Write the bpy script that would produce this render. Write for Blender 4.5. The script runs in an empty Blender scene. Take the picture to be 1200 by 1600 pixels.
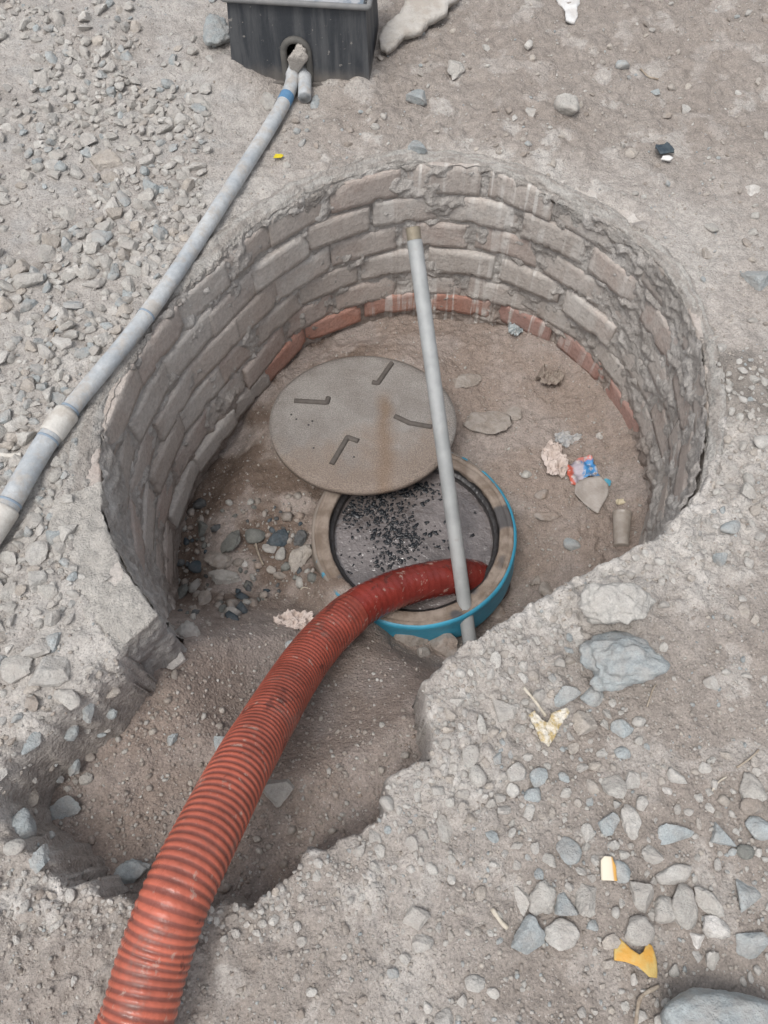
import bpy, bmesh, math, random
import numpy as np
from mathutils import Vector, Matrix, Euler, Quaternion
R = math.radians
random.seed(7); rng = np.random.default_rng(11)
S = bpy.context.scene; COL = S.collection

# ------------------------------------------------------------------ camera, sky, sun, exposure
CAM_H, PITCH, F = 1.58, 62.0, 1200.0
cd = bpy.data.cameras.new('camera'); cam = bpy.data.objects.new('camera', cd); COL.objects.link(cam)
cam.location = (0, 0, CAM_H); cam.rotation_euler = (R(90-PITCH), 0, 0)
cd.sensor_fit = 'VERTICAL'; cd.sensor_height = 24; cd.lens = F/1600*24; cd.clip_start = .02; cd.clip_end = 500
S.camera = cam
W = bpy.data.worlds.new('World'); S.world = W; W.use_nodes = True
SUN_EL, SUN_AZ = 66.0, 215.0           # azimuth from +y towards +x
nt = W.node_tree; nt.nodes.clear()
sky = nt.nodes.new('ShaderNodeTexSky'); sky.sky_type = 'NISHITA'; sky.sun_disc = False
sky.sun_elevation = R(SUN_EL); sky.sun_rotation = R(SUN_AZ); sky.dust_density = 4.0; sky.air_density = 1.0
hs = nt.nodes.new('ShaderNodeHueSaturation'); hs.inputs['Saturation'].default_value = .30
bg = nt.nodes.new('ShaderNodeBackground'); bg.inputs['Strength'].default_value = .15
wo = nt.nodes.new('ShaderNodeOutputWorld')
nt.links.new(sky.outputs[0], hs.inputs['Color']); nt.links.new(hs.outputs[0], bg.inputs[0]); nt.links.new(bg.outputs[0], wo.inputs[0])
sl = bpy.data.lights.new('sun', 'SUN'); sl.energy = .9; sl.angle = R(20); sl.color = (1, .965, .92)
so = bpy.data.objects.new('sun', sl); COL.objects.link(so)
sd_ = Vector((math.sin(R(SUN_AZ))*math.cos(R(SUN_EL)), math.cos(R(SUN_AZ))*math.cos(R(SUN_EL)), math.sin(R(SUN_EL))))
so.rotation_euler = sd_.to_track_quat('Z', 'Y').to_euler(); so.location = sd_*8
S.view_settings.view_transform = 'Standard'; S.view_settings.look = 'None'; S.view_settings.gamma = 1
S.view_settings.exposure = 0.45
S.render.engine = 'CYCLES'; S.cycles.max_bounces = 6; S.render.filter_size = 1.5

# ------------------------------------------------------------------ geometry of the view: turn a photo point into a place
CS, CC = math.sin(R(PITCH)), math.cos(R(PITCH))
def ray(px, py):
    t = (800-py)/F; u = (px-600)/F
    return Vector((u, CC+CS*t, -CS+CC*t))        # times depth
def at(px, py, z=0.0):
    v = ray(px, py); return Vector((0, 0, CAM_H)) + v*((z-CAM_H)/v.z)
def atd(px, py, d): return Vector((0, 0, CAM_H)) + ray(px, py)*d
def depth(p): return (p[1])*CC + (CAM_H-p[2])*CS

# ------------------------------------------------------------------ noise
def _h(ix, iy, iz, seed):
    n = (ix.astype(np.uint32)*np.uint32(374761393) + iy.astype(np.uint32)*np.uint32(668265263)
         + iz.astype(np.uint32)*np.uint32(2147483647) + np.uint32(seed*1013904223 & 0xffffffff))
    n = (n ^ (n >> np.uint32(13)))*np.uint32(1274126177); n ^= n >> np.uint32(16)
    n = n*np.uint32(2246822519); n ^= n >> np.uint32(15)
    return n
def noise(x, y, z=None, seed=1):
    x = np.asarray(x, float); y = np.asarray(y, float); z = np.zeros_like(x) if z is None else np.asarray(z, float)
    fx, fy, fz = np.floor(x), np.floor(y), np.floor(z)
    ix, iy, iz = fx.astype(np.int64), fy.astype(np.int64), fz.astype(np.int64)
    x = x-fx; y = y-fy; z = z-fz
    u, v, w = [t*t*t*(t*(t*6-15)+10) for t in (x, y, z)]
    def g(a, b, c):
        h = _h(ix+a, iy+b, iz+c, seed)
        gx = (h & 1023)/511.5-1; gy = ((h >> np.uint32(10)) & 1023)/511.5-1; gz = ((h >> np.uint32(20)) & 1023)/511.5-1
        return gx*(x-a)+gy*(y-b)+gz*(z-c)
    def l(a, b, t): return a+(b-a)*t
    return l(l(l(g(0,0,0), g(1,0,0), u), l(g(0,1,0), g(1,1,0), u), v), l(l(g(0,0,1), g(1,0,1), u), l(g(0,1,1), g(1,1,1), u), v), w)*1.3
def fbm(x, y, z=None, f=1., o=3, seed=1, gain=.5):
    s = 0; a = 1
    for k in range(o):
        s = s + a*noise(np.asarray(x)*f, np.asarray(y)*f, None if z is None else np.asarray(z)*f, seed+k*17); f *= 2.03; a *= gain
    return s
def worley(x, y, f, seed=3):
    """distance to nearest and a random value of that cell"""
    x = np.asarray(x)*f; y = np.asarray(y)*f; ix = np.floor(x).astype(np.int64); iy = np.floor(y).astype(np.int64)
    best = np.full(x.shape, 9.); val = np.zeros(x.shape); zz = np.zeros_like(ix)
    for a in (-1, 0, 1):
        for b in (-1, 0, 1):
            h = _h(ix+a, iy+b, zz, seed)
            px = ix+a+(h & 1023)/1023.; py = iy+b+((h >> np.uint32(10)) & 1023)/1023.
            d = np.hypot(x-px, y-py); m = d < best
            best = np.where(m, d, best); val = np.where(m, ((h >> np.uint32(20)) & 1023)/1023., val)
    return best, val
def sstep(a, b, x):
    t = np.clip((np.asarray(x, float)-a)/(b-a), 0, 1); return t*t*(3-2*t)
def mixc(a, b, t):
    t = np.asarray(t)[..., None]; return np.asarray(a)*(1-t)+np.asarray(b)*t

# ------------------------------------------------------------------ materials
class M:
    def __init__(s, name):
        s.m = bpy.data.materials.new(name); s.m.use_nodes = True; s.t = s.m.node_tree
        s.b = s.t.nodes['Principled BSDF']; s.b.inputs['Specular IOR Level'].default_value = .25
    def n(s, kind, **k):
        o = s.t.nodes.new('ShaderNode'+kind)
        for a, v in k.items(): setattr(o, a, v)
        return o
    def put(s, sock, v):
        if hasattr(v, 'is_output') or isinstance(v, bpy.types.NodeSocket): s.t.links.new(v, sock)
        elif isinstance(v, (tuple, list)): sock.default_value = (*v, 1) if len(v) == 3 and sock.type == 'RGBA' else v
        else: sock.default_value = v
    def coord(s, which='Object', scale=None):
        c = s.n('TexCoord').outputs[which]
        if scale is None: return c
        mp = s.n('Mapping'); s.t.links.new(c, mp.inputs['Vector']); mp.inputs['Scale'].default_value = scale; return mp.outputs[0]
    def noise(s, scale, detail=3, rough=.55, vec=None, dist=0):
        o = s.n('TexNoise'); s.t.links.new(vec or s.coord(), o.inputs['Vector'])
        o.inputs['Scale'].default_value = scale; o.inputs['Detail'].default_value = detail; o.inputs['Roughness'].default_value = rough
        o.inputs['Distortion'].default_value = dist; return o.outputs['Fac']
    def vor(s, scale, out='Distance', vec=None, feature='F1'):
        o = s.n('TexVoronoi'); o.feature = feature; s.t.links.new(vec or s.coord(), o.inputs['Vector']); o.inputs['Scale'].default_value = scale; return o.outputs[out]
    def ramp(s, fac, a, b, lo=0., hi=1.):
        o = s.n('MapRange'); o.interpolation_type = 'SMOOTHSTEP'; s.put(o.inputs['Value'], fac)
        for i, v in zip(('From Min', 'From Max', 'To Min', 'To Max'), (a, b, lo, hi)): o.inputs[i].default_value = v
        return o.outputs['Result']
    def mix(s, fac, a, b, mode='MIX'):
        o = s.n('Mix', data_type='RGBA', blend_type=mode); s.put(o.inputs[0], fac); s.put(o.inputs[6], a); s.put(o.inputs[7], b); return o.outputs[2]
    def math(s, op, a, b=0.):
        o = s.n('Math', operation=op); s.put(o.inputs[0], a); s.put(o.inputs[1], b); return o.outputs[0]
    def attr(s, name='Col', out='Color'):
        o = s.n('Attribute'); o.attribute_name = name; return o.outputs[out]
    def bump(s, pairs):
        prev = None
        for h, dist in pairs:
            o = s.n('Bump'); o.inputs['Strength'].default_value = 1; o.inputs['Distance'].default_value = dist; s.put(o.inputs['Height'], h)
            if prev: s.t.links.new(prev, o.inputs['Normal'])
            prev = o.outputs[0]
        s.t.links.new(prev, s.b.inputs['Normal'])
    def fin(s, color, rough=.9, metal=0., spec=None):
        s.put(s.b.inputs['Base Color'], color); s.put(s.b.inputs['Roughness'], rough); s.put(s.b.inputs['Metallic'], metal)
        if spec is not None: s.b.inputs['Specular IOR Level'].default_value = spec
        return s.m
def brightness(m, col, fac, lo, hi):       # colour times a number running lo..hi
    return m.mix(1., col, m.n_rgb(m.ramp(fac, .25, .75, lo, hi)), 'MULTIPLY')
def n_rgb(s, v):
    o = s.n('CombineColor'); [s.put(o.inputs[i], v) for i in range(3)]; return o.outputs[0]
M.n_rgb = n_rgb

def soil_material(name, speck=.5):
    m = M(name); c = m.attr()
    c = brightness(m, c, m.noise(34, 4, .65), .84, 1.16)
    c = brightness(m, c, m.noise(210, 3, .7), .80, 1.20)
    rnd = m.vor(190, 'Color'); sp = m.n('SeparateColor'); m.t.links.new(rnd, sp.inputs[0])
    near = m.ramp(m.vor(190), .18, .34, 1, 0)
    c = m.mix(m.math('MULTIPLY', near, m.ramp(sp.outputs[0], .80, .84, 0, speck)), c, (.50, .48, .45))
    c = m.mix(m.math('MULTIPLY', near, m.ramp(sp.outputs[1], .82, .86, 0, speck)), c, (.13, .115, .10))
    m.bump([(m.noise(45, 5, .62), .009), (m.vor(150, feature='SMOOTH_F1'), .003), (m.noise(420, 2, .6), .0016)])
    return m.fin(c, .95, spec=.15)
MAT = {}
MAT['soil'] = soil_material('dusty soil')
def stone_mat(name, src):
    m = M(name)
    if src == 'obj': o = m.n('ObjectInfo'); c = o.outputs['Color']; al = o.outputs['Alpha']
    else: c = m.attr(); al = m.attr('Col', 'Alpha')
    P_ = m.n('NewGeometry').outputs['Position']
    c = brightness(m, c, m.noise(45, 4, .65, P_), .82, 1.15)
    c = brightness(m, c, m.noise(260, 2, .7, P_), .86, 1.12)
    c = m.mix(m.math('MULTIPLY', al, m.ramp(m.noise(26, 4, .65, P_), .38, .64, .08, .66)), c, (.385, .355, .325))
    m.bump([(m.noise(70, 5, .65, P_), .007), (m.noise(380, 2, .6, P_), .0012)])
    return m.fin(c, .85, spec=.22)
MAT['stone'] = stone_mat('stone', 'obj'); MAT['gravel'] = stone_mat('gravel', 'attr')
m = M('dusty brick')                                     # colour per brick from the attribute, dust and white runs over it
uv = m.n('UVMap').outputs[0]; mp = m.n('Mapping'); m.t.links.new(uv, mp.inputs[0]); mp.inputs['Scale'].default_value = (34, 1.3, 1)
c = m.attr()
dust = m.ramp(m.noise(9, 5, .7), .34, .58, .70, 1.)
c = m.mix(m.math('MULTIPLY', dust, m.attr('dusty', 'Fac')), c, (.505, .475, .44))
c = brightness(m, c, m.noise(90, 4, .7), .84, 1.14)
runs = m.noise(1., 3, .55, mp.outputs[0]); mp2 = m.n('Mapping'); m.t.links.new(uv, mp2.inputs[0]); mp2.inputs['Scale'].default_value = (3.2, 1.2, 1)
zone = m.attr('runs', 'Fac')
c = m.mix(m.math('MULTIPLY', m.math('MULTIPLY', m.ramp(runs, .50, .58), m.ramp(m.noise(14, 3), .38, .6, .25, 1)), zone), c, (.60, .575, .54))
m.bump([(m.noise(70, 5, .7), .006), (m.noise(400, 2, .6), .0012)])
MAT['brick'] = m.fin(c, .92, spec=.15)
m = M('rough mortar'); c = m.attr(); uv = m.n('UVMap').outputs[0]; mp = m.n('Mapping'); m.t.links.new(uv, mp.inputs[0]); mp.inputs['Scale'].default_value = (34, 1.3, 1)
c = brightness(m, c, m.noise(26, 5, .7), .82, 1.16); c = brightness(m, c, m.noise(180, 3, .7), .86, 1.12)
c = m.mix(m.math('MULTIPLY', m.math('MULTIPLY', m.ramp(m.noise(1., 3, .55, mp.outputs[0]), .50, .58), m.ramp(m.noise(14, 3), .38, .6, .25, 1)), m.attr('runs', 'Fac')), c, (.6, .575, .54))
m.bump([(m.noise(48, 5, .7), .016), (m.noise(260, 3, .6), .003)])
MAT['mortar'] = m.fin(c, .95, spec=.12)

# ------------------------------------------------------------------ object helpers
def tag(o, label=None, cat=None, group=None, kind=None):
    if label: o['label'] = label
    if cat: o['category'] = cat
    if group: o['group'] = group
    if kind: o['kind'] = kind
    return o
def empty(name, loc, label, cat, group=None):
    o = bpy.data.objects.new(name, None); COL.objects.link(o); o.location = loc; o.empty_display_size = .1; return tag(o, label, cat, group)
def obj(name, me, mat=None, parent=None, loc=None):
    o = bpy.data.objects.new(name, me); COL.objects.link(o)
    if mat is not None:
        me.materials.clear(); me.materials.append(mat)
    if parent is not None:
        o.parent = parent
        if loc is None: o.location = -parent.location            # mesh given in world coordinates
        else: o.location = loc
    elif loc is not None: o.location = loc
    return o
def from_arrays(name, V, Fq, smooth=True, col=None, extra=None):
    V = np.asarray(V, np.float32); Fq = np.asarray(Fq, np.int32); k = Fq.shape[1]
    me = bpy.data.meshes.new(name); me.vertices.add(len(V)); me.vertices.foreach_set('co', V.ravel())
    me.loops.add(Fq.size); me.loops.foreach_set('vertex_index', Fq.ravel())
    me.polygons.add(len(Fq)); me.polygons.foreach_set('loop_start', np.arange(0, Fq.size, k, dtype=np.int32))
    me.update(calc_edges=True)
    me.polygons.foreach_set('use_smooth', np.full(len(Fq), smooth))
    if col is not None:
        a = me.color_attributes.new('Col', 'FLOAT_COLOR', 'POINT'); c = np.ones((len(V), 4), np.float32); c[:, :np.shape(col)[1]] = col; a.data.foreach_set('color', c.ravel())
    for n_, v_ in (extra or {}).items():
        a = me.attributes.new(n_, 'FLOAT', 'POINT'); a.data.foreach_set('value', np.asarray(v_, np.float32).ravel())
    me.validate(); return me
def grid_faces(nu, nv, wrap=False):
    i = np.arange(nu*nv).reshape(nv, nu)
    if wrap: i = np.concatenate([i, i[:, :1]], 1)
    return np.stack([i[:-1, :-1], i[:-1, 1:], i[1:, 1:], i[1:, :-1]], -1).reshape(-1, 4)
def from_bm(name, bm, smooth=True):
    me = bpy.data.meshes.new(name); bm.to_mesh(me); bm.free()
    if smooth: me.polygons.foreach_set('use_smooth', np.full(len(me.polygons), True))
    return me
def spline(P, n):
    P = np.asarray(P, float); Q = np.vstack([2*P[0]-P[1], P, 2*P[-1]-P[-2]]); out = []
    for i in range(1, len(Q)-2):
        for t in np.linspace(0, 1, n, endpoint=False):
            a, b, c, d = Q[i-1:i+3]; out.append(.5*((2*b)+(c-a)*t+(2*a-5*b+4*c-d)*t*t+(3*b-a-3*c+d)*t**3))
    out.append(P[-1]); return np.array(out)
def resample(P, ds):
    L = np.r_[0, np.cumsum(np.linalg.norm(np.diff(P, axis=0), axis=1))]; s = np.linspace(0, L[-1], max(2, int(L[-1]/ds)+1))
    return np.stack([np.interp(s, L, P[:, k]) for k in range(3)], 1), s
def sweep(name, P, rad, sides=32, caps=True, col=None, colfn=None):
    P = np.asarray(P, float); n = len(P); rad = np.broadcast_to(rad, (n,)) if np.ndim(rad) < 2 else rad
    T = np.gradient(P, axis=0); T /= np.linalg.norm(T, axis=1)[:, None]
    u = np.cross(T[0], [0, 0, 1.]); u = np.cross(T[0], [1., 0, 0]) if np.linalg.norm(u) < .05 else u; u /= np.linalg.norm(u)
    V = []
    a = np.linspace(0, 2*math.pi, sides, endpoint=False)
    for i in range(n):
        u = u-T[i]*np.dot(u, T[i]); u /= np.linalg.norm(u); w = np.cross(T[i], u)
        r = rad[i] if np.ndim(rad) == 1 else rad[i][:, None]
        V.append(P[i]+(np.cos(a)[:, None]*u+np.sin(a)[:, None]*w)*r)
    V = np.vstack(V); Fq = grid_faces(sides, n, True)
    c = None if col is None else np.repeat(np.asarray(col), sides, 0)
    me = from_arrays(name, V, Fq, True, c)
    if caps:
        bm = bmesh.new(); bm.from_mesh(me); bm.verts.ensure_lookup_table()
        for k in (range(sides), range(len(V)-1, len(V)-1-sides, -1)):
            try: f = bm.faces.new([bm.verts[i] for i in k]); f.smooth = False
            except ValueError: pass
        bmesh.ops.recalc_face_normals(bm, faces=bm.faces); bm.to_mesh(me); bm.free()
    return me
def lathe(name, prof, seg=128, closed=True, amp=0., f=20, col=None):
    prof = np.asarray(prof, float)
    if closed: prof = np.vstack([prof, prof[:1]])
    q = [prof[0]]
    for a, b in zip(prof[:-1], prof[1:]):
        k = max(1, int(np.linalg.norm(b-a)/.008)); q += [a+(b-a)*t for t in np.linspace(0, 1, k+1)[1:]]
    q = np.array(q); th = np.linspace(0, 2*math.pi, seg, endpoint=False)
    X = q[:, 0][:, None]*np.cos(th); Y = q[:, 0][:, None]*np.sin(th); Z = np.repeat(q[:, 1][:, None], seg, 1)
    if amp: k = 1+amp*fbm(X, Y, Z, f, 2, 91)/.3; X = X*k; Y = Y*k; Z = Z+amp*.3*fbm(X, Y, Z, f, 2, 97)
    return from_arrays(name, np.stack([X, Y, Z], -1).reshape(-1, 3), grid_faces(seg, len(q), True)[:, ::-1], True)

# ------------------------------------------------------------------ the pit's plan
C0 = np.array((.07, 1.26)); PIT, RINGZ = -.67, -.572
RIM = [(-92,.825),(-89,.82),(-74,.745),(-60,.715),(-52,.725),(-42,.75),(-30,.764),(-19,.755),(-4,.758),(9,.774),(23,.789),(34,.793),(45,.785),(58,.783),(73,.806),(87,.793),(105,.74),(121,.695),(147,.655),(170,.70),(179,.726),(191,.771),(203,.815),(210,.839),(217,.857),(230,.881),(236,.90)]
FLO = [(-92,.82),(-60,.74),(-40,.765),(-15,.79),(-4,.808),(9,.82),(25,.83),(44,.84),(60,.835),(79,.80),(90,.80),(102,.775),(121,.735),(138,.665),(161,.668),(183,.735),(194,.767),(202,.79),(212,.83),(230,.872),(236,.89)]
def rim(t): return np.interp(t, [a for a, _ in RIM], [b for _, b in RIM])
def flo(t): return np.interp(t, [a for a, _ in FLO], [b for _, b in FLO])
def rwall(t, z): k = np.clip(-np.asarray(z)/.67, 0, 1.2); return rim(t)*(1-k)+flo(t)*k
def pol(t, r): return np.stack([C0[0]+r*np.cos(np.radians(t)), C0[1]+r*np.sin(np.radians(t))], -1)
th = np.arange(-84, 221, 3.)
off = np.interp(th, [-84, -70, -45, -20, 20, 55, 195, 215, 221], [-.03, -.04, -.02, .026, .028, .055, .055, .085, .10])
hole = [tuple(p) for p in pol(th, rim(th)+off)]
TRENCH = [(176,1022),(146,1064),(114,1090),(66,1118),(8,1180),(-25,1240),(-10,1300),(40,1345),(90,1372),(160,1402),(220,1424),(330,1420),(400,1412),(440,1375),(490,1330),(560,1305),(603,1268),(608,1212),(676,1190),(664,1066)]
tr = [tuple(at(*p)[:2]) for p in TRENCH]
hole = np.array(hole+tr)
def sdist(x, y, P):
    """signed distance to polygon P, positive inside"""
    best = np.full(x.shape, 1e9); ins = np.zeros(x.shape, bool)
    for i in range(len(P)):
        a = P[i]; b = P[(i+1) % len(P)]; e = b-a; wx = x-a[0]; wy = y-a[1]
        t = np.clip((wx*e[0]+wy*e[1])/(e@e), 0, 1); best = np.minimum(best, (wx-e[0]*t)**2+(wy-e[1]*t)**2)
        c = ((a[1] <= y) & (b[1] > y)) | ((b[1] <= y) & (a[1] > y))
        with np.errstate(divide='ignore', invalid='ignore'): xc = a[0]+(y-a[1])/(b[1]-a[1]+1e-12)*e[0]
        ins ^= c & (x < xc)
    d = np.sqrt(best); return np.where(ins, d, -d)
def polar(x, y):
    t = np.degrees(np.arctan2(y-C0[1], x-C0[0])); t = np.where(t < -110, t+360, t); return t, np.hypot(x-C0[0], y-C0[1])

# ------------------------------------------------------------------ ground sheet
def axis(lo, hi, ds, far):
    a = np.arange(lo, hi+1e-9, ds); g = []; s = ds; p = 0
    while p < far: s *= 1.22; p += s; g.append(p)
    g = np.array(g); return np.r_[lo-g[::-1], a, hi+g]
gx = axis(-1.62, 1.62, .0052, 40); gy = axis(-.42, 3.15, .0052, 40)
X, Y = np.meshgrid(gx, gy)
# the left and far bank hold gravel, the right bank embedded pebbles
def zones(x, y):
    t, r = polar(x, y)
    sd = sdist(x, y, hole)
    lump = fbm(x, y, None, 5, 2, 55)
    right = sstep(.0, .25, x+.1*lump)*sstep(1.35, .95, y+.15*lump)
    nearleft = sstep(.05, -.05, x)*sstep(.25, .1, y)
    left = sstep(-.30, -.45, x+.10*lump+.12*(y-1.9))*sstep(.35, .6, y)
    rimz = sstep(-.30, -.04, sd+.10*lump)                       # cement spread round the brickwork
    back = sstep(1.9, 2.2, y+.2*lump)*sstep(-.35, -.1, x)
    return t, r, sd, right, nearleft, left, rimz, back
t_, r_, sd, zr, znl, zl, zrim, zback = zones(X, Y)
core = sstep(2.6, 2.0, np.hypot(X, Y-1.4))
sd = sd+(fbm(X, Y, None, 11, 2, 5)*.020+fbm(X, Y, None, 38, 2, 8)*.010)*np.where(X > -.05, .65, 1)
h0 = .022*fbm(X, Y, None, 1.3, 2, 21)+.012*fbm(X, Y, None, 6, 3, 31)+.0055*fbm(X, Y, None, 24, 3, 41)+.0022*fbm(X, Y, None, 95, 2, 47)
h0 = h0+.05*sstep(2.25, 3.0, Y)
for bx_, by_, ba, bs in ((362, 122, .055, .07), (400, 138, .02, .05), (565, 140, .022, .05), (520, 140, .014, .05)):
    q_ = at(bx_, by_); h0 = h0+ba*np.exp(-((X-q_.x)**2+(Y-q_.y)**2)/bs**2)
w1, v1 = worley(X+.01*noise(X*30, Y*30), Y+.01*noise(X*30+9, Y*30), 26, 3); w2, v2 = worley(X, Y, 55, 4)
peb = np.clip(.55-w1, 0, 1)*.020*(v1 > .25)+np.clip(.55-w2, 0, 1)*.009*(v2 > .3)
lip = sstep(-.34, -.05, sd)*np.clip(zr+zback*.35+.45*znl+.25*(X < -.4), 0, 1)
h0 = h0+peb*(.20+1.0*lip)*core+.024*lip*np.abs(fbm(X, Y, None, 15, 4, 61))+.006*lip*np.abs(fbm(X, Y, None, 60, 2, 62))
h0 = h0+zback*.02*np.abs(fbm(X, Y, None, 9, 3, 63))*core                               # clods on the far right
h0 = h0+.012*zrim*np.clip(fbm(X, Y, None, 14, 2, 71)+.3, 0, 1)
circ = (t_ > -40) & (t_ < 214) & (r_ > .5)
wide = np.where(circ, .03, np.where(X > -.05, .034, np.where(Y < .2, .03, .06))); lw = sstep(-.50, -.60, X)*sstep(.50, .44, Y)*sstep(.03, .12, Y); wide = wide*(1-lw)+.15*lw
k = np.clip(sd/wide, 0, 1.4); drop = .9*np.clip(k*k*(1.7-.7*np.minimum(k, 1)), 0, 1.1)
slop = lw*(sd > 0)*(.05*fbm(X, Y, None, 11, 3, 81)+.035*np.abs(fbm(X, Y, None, 28, 3, 83)))
Z = h0-drop+slop
gyy, gxx = np.gradient(sdist(X, Y, hole) if False else sd, gy, gx); gl = np.hypot(gxx, gyy)+1e-6
side = ((sd > 0) & (sd < .14) & (lw < .5) & ~circ)
dd = np.where(side, (fbm(X, Y, Z, 22, 3, 87)*.030)*sstep(0, .03, sd), 0)
PX = X+gxx/gl*dd; PY = Y+gyy/gl*dd
tan = np.array((.325, .293, .265)); pale = np.array((.44, .415, .385)); brown = np.array((.25, .217, .19)); cool = np.array((.36, .352, .338))
mix1 = sstep(-.35, .45, fbm(X, Y, None, 3.2, 4, 101)); mix2 = sstep(0., .5, fbm(X, Y, None, 9, 4, 103))
Cg = mixc(tan, pale, .55*mix1)
Cg = mixc(Cg, cool, .65*zl*(.4+.6*mix2)); Cg = mixc(Cg, pale, np.clip(.75*zrim*(.35+.65*mix2), 0, 1)); Cg = mixc(Cg, (.50, .475, .445), np.clip(1.25*lip*sstep(-.22, .0, sd)*(.35+.65*mix2), 0, .95))
Cg = mixc(Cg, brown, np.clip((zback*.72+zr*.75*(1-lip)+.55*znl)*sstep(.75, .2, mix2), 0, 1))
pd = at(1165, 605); Cg = mixc(Cg, (.185, .165, .145), .8*sstep(.17, .05, np.hypot((X-pd.x)*1.1, Y-pd.y)+.06*fbm(X, Y, None, 9, 3, 107)))
Cg = mixc(Cg, tan*.92, lw*(sd > .03)*.6)
V = np.stack([PX, PY, Z], -1).reshape(-1, 3)
Fg = grid_faces(len(gx), len(gy))
behind = (circ & (sd > 0) & (t_ > -42)).ravel(); mz = V[Fg, 2].max(1); Fg = Fg[(mz > -.86) & ~(behind[Fg].all(1) & (mz < -.11))]
GROUND = tag(obj('ground', from_arrays('ground', V, Fg, True, Cg.reshape(-1, 3)), MAT['soil']), kind='structure')
# ------------------------------------------------------------------ floor of the pit and of the trench
gx = np.arange(-1.35, 1.16, .0055); gy = np.arange(-.30, 2.32, .0055); X, Y = np.meshgrid(gx, gy); t_, r_ = polar(X, Y)
n1 = fbm(X, Y, None, 4, 3, 201); top = np.interp(X, [-.6, -.2, .15, .5], [.55, .50, .42, .42]); bot = np.interp(X, [-.6, -.2, .0, .2, .5], [.98, .90, .83, .70, .70])
q = np.clip((Y+.03*n1-top)/(bot-top), 0, 1); s_ = q*q*(3-2*q)
tz = -.235+.05*sstep(-.35, -.65, X)+.05*sstep(.25, .02, Y)+.02*n1
Zf = tz*(1-s_)+PIT*s_
ledge = sstep(.0, .02, Y+.02*n1-top+.02)*(1-s_)*.02; Zf -= ledge
Zf += .016*n1*s_+.010*fbm(X, Y, None, 12, 3, 211)+.004*fbm(X, Y, None, 40, 3, 215)+.0018*fbm(X, Y, None, 120, 2, 217)
Zf += .03*sstep(.30, .12, np.hypot(X-.02, (Y-1.72)*1.2))                                 # soil heaped under the cover's far edge
wl = rwall(t_, PIT)-r_
Zf -= .07*sstep(.16, .02, wl)*sstep(140, 160, t_)*sstep(222, 205, t_)                     # washed out along the left wall
Zf += .035*sstep(.10, .0, wl)*sstep(70, 50, t_)*(t_ > -60)-.02*sstep(.12, .03, wl)*sstep(55, 70, t_)*sstep(140, 125, t_)
w1, v1 = worley(X+.02*noise(X*14, Y*14), Y+.02*noise(X*14+5, Y*14), 13, 9); w2, v2 = worley(X, Y, 48, 12)
pl = sstep(.12, .22, fbm(X, Y, None, 3.3, 2, 231))*(s_ > .5)
Zf += .010*(v1-.4)*pl+np.clip(.5-w2, 0, 1)*.010*(v2 > .62)
ring_d = np.hypot(X-.094, Y-1.079)
heap = sstep(.42, .315, ring_d)*sstep(.03, -.06, X)*sstep(1.03, .90, Y)                   # dirt banked against the frame
Zf = np.where(heap > 0, np.maximum(Zf, Zf*(1-heap)+(-.562+.02*n1)*heap), Zf)
Zf = np.where(ring_d < .268, np.minimum(Zf, -.80), Zf)
# the hose's course, which has pressed a bed into the soil
HP = [(130, 1760, 1.18), (170, 1680, 1.20), (211, 1600, 1.23), (240, 1500, 1.27), (276, 1400, 1.31), (325, 1300, 1.40), (376, 1200, 1.54), (417, 1130, 1.70), (463, 1055, 1.91), (505, 1000, 2.05), (557, 952, 2.165), (608, 925, 2.25), (660, 909, 2.315), (712, 901, 2.365), (750, 905, 2.44), (772, 915, 2.53)]
hpts = spline([atd(*p) for p in HP], 24); hpts, ss = resample(hpts, .0016)
pxs = np.array([F*(p[0]/depth(p))+600 for p in hpts]); i1 = int(np.argmax(pxs > 548))
bed = np.full(X.shape, 9.)
for p_ in hpts[::12]:
    if p_[2] < .03: bed = np.minimum(bed, p_[2]-.064+2.2*np.hypot(X-p_[0], Y-p_[1])**2)
kb = .035; hh = np.clip(.5+.5*(bed-Zf)/kb, 0, 1); Zs = bed*(1-hh)+Zf*hh-kb*hh*(1-hh)
Zf = np.where((ring_d > .268) & (bed < 5), Zs, Zf)
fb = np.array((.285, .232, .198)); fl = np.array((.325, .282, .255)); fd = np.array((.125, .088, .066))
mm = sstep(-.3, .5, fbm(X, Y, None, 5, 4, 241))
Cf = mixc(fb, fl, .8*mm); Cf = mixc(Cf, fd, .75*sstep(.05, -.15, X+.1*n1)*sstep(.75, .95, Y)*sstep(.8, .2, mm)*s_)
Cf = mixc(Cf, Cf*.90, 1-s_)
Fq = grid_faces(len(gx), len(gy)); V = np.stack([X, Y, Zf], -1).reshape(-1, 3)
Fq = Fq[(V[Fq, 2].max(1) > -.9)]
FLOOR = tag(obj('pit_floor', from_arrays('pit_floor', V, Fq, True, Cf.reshape(-1, 3)), MAT['soil']), kind='structure')

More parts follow.
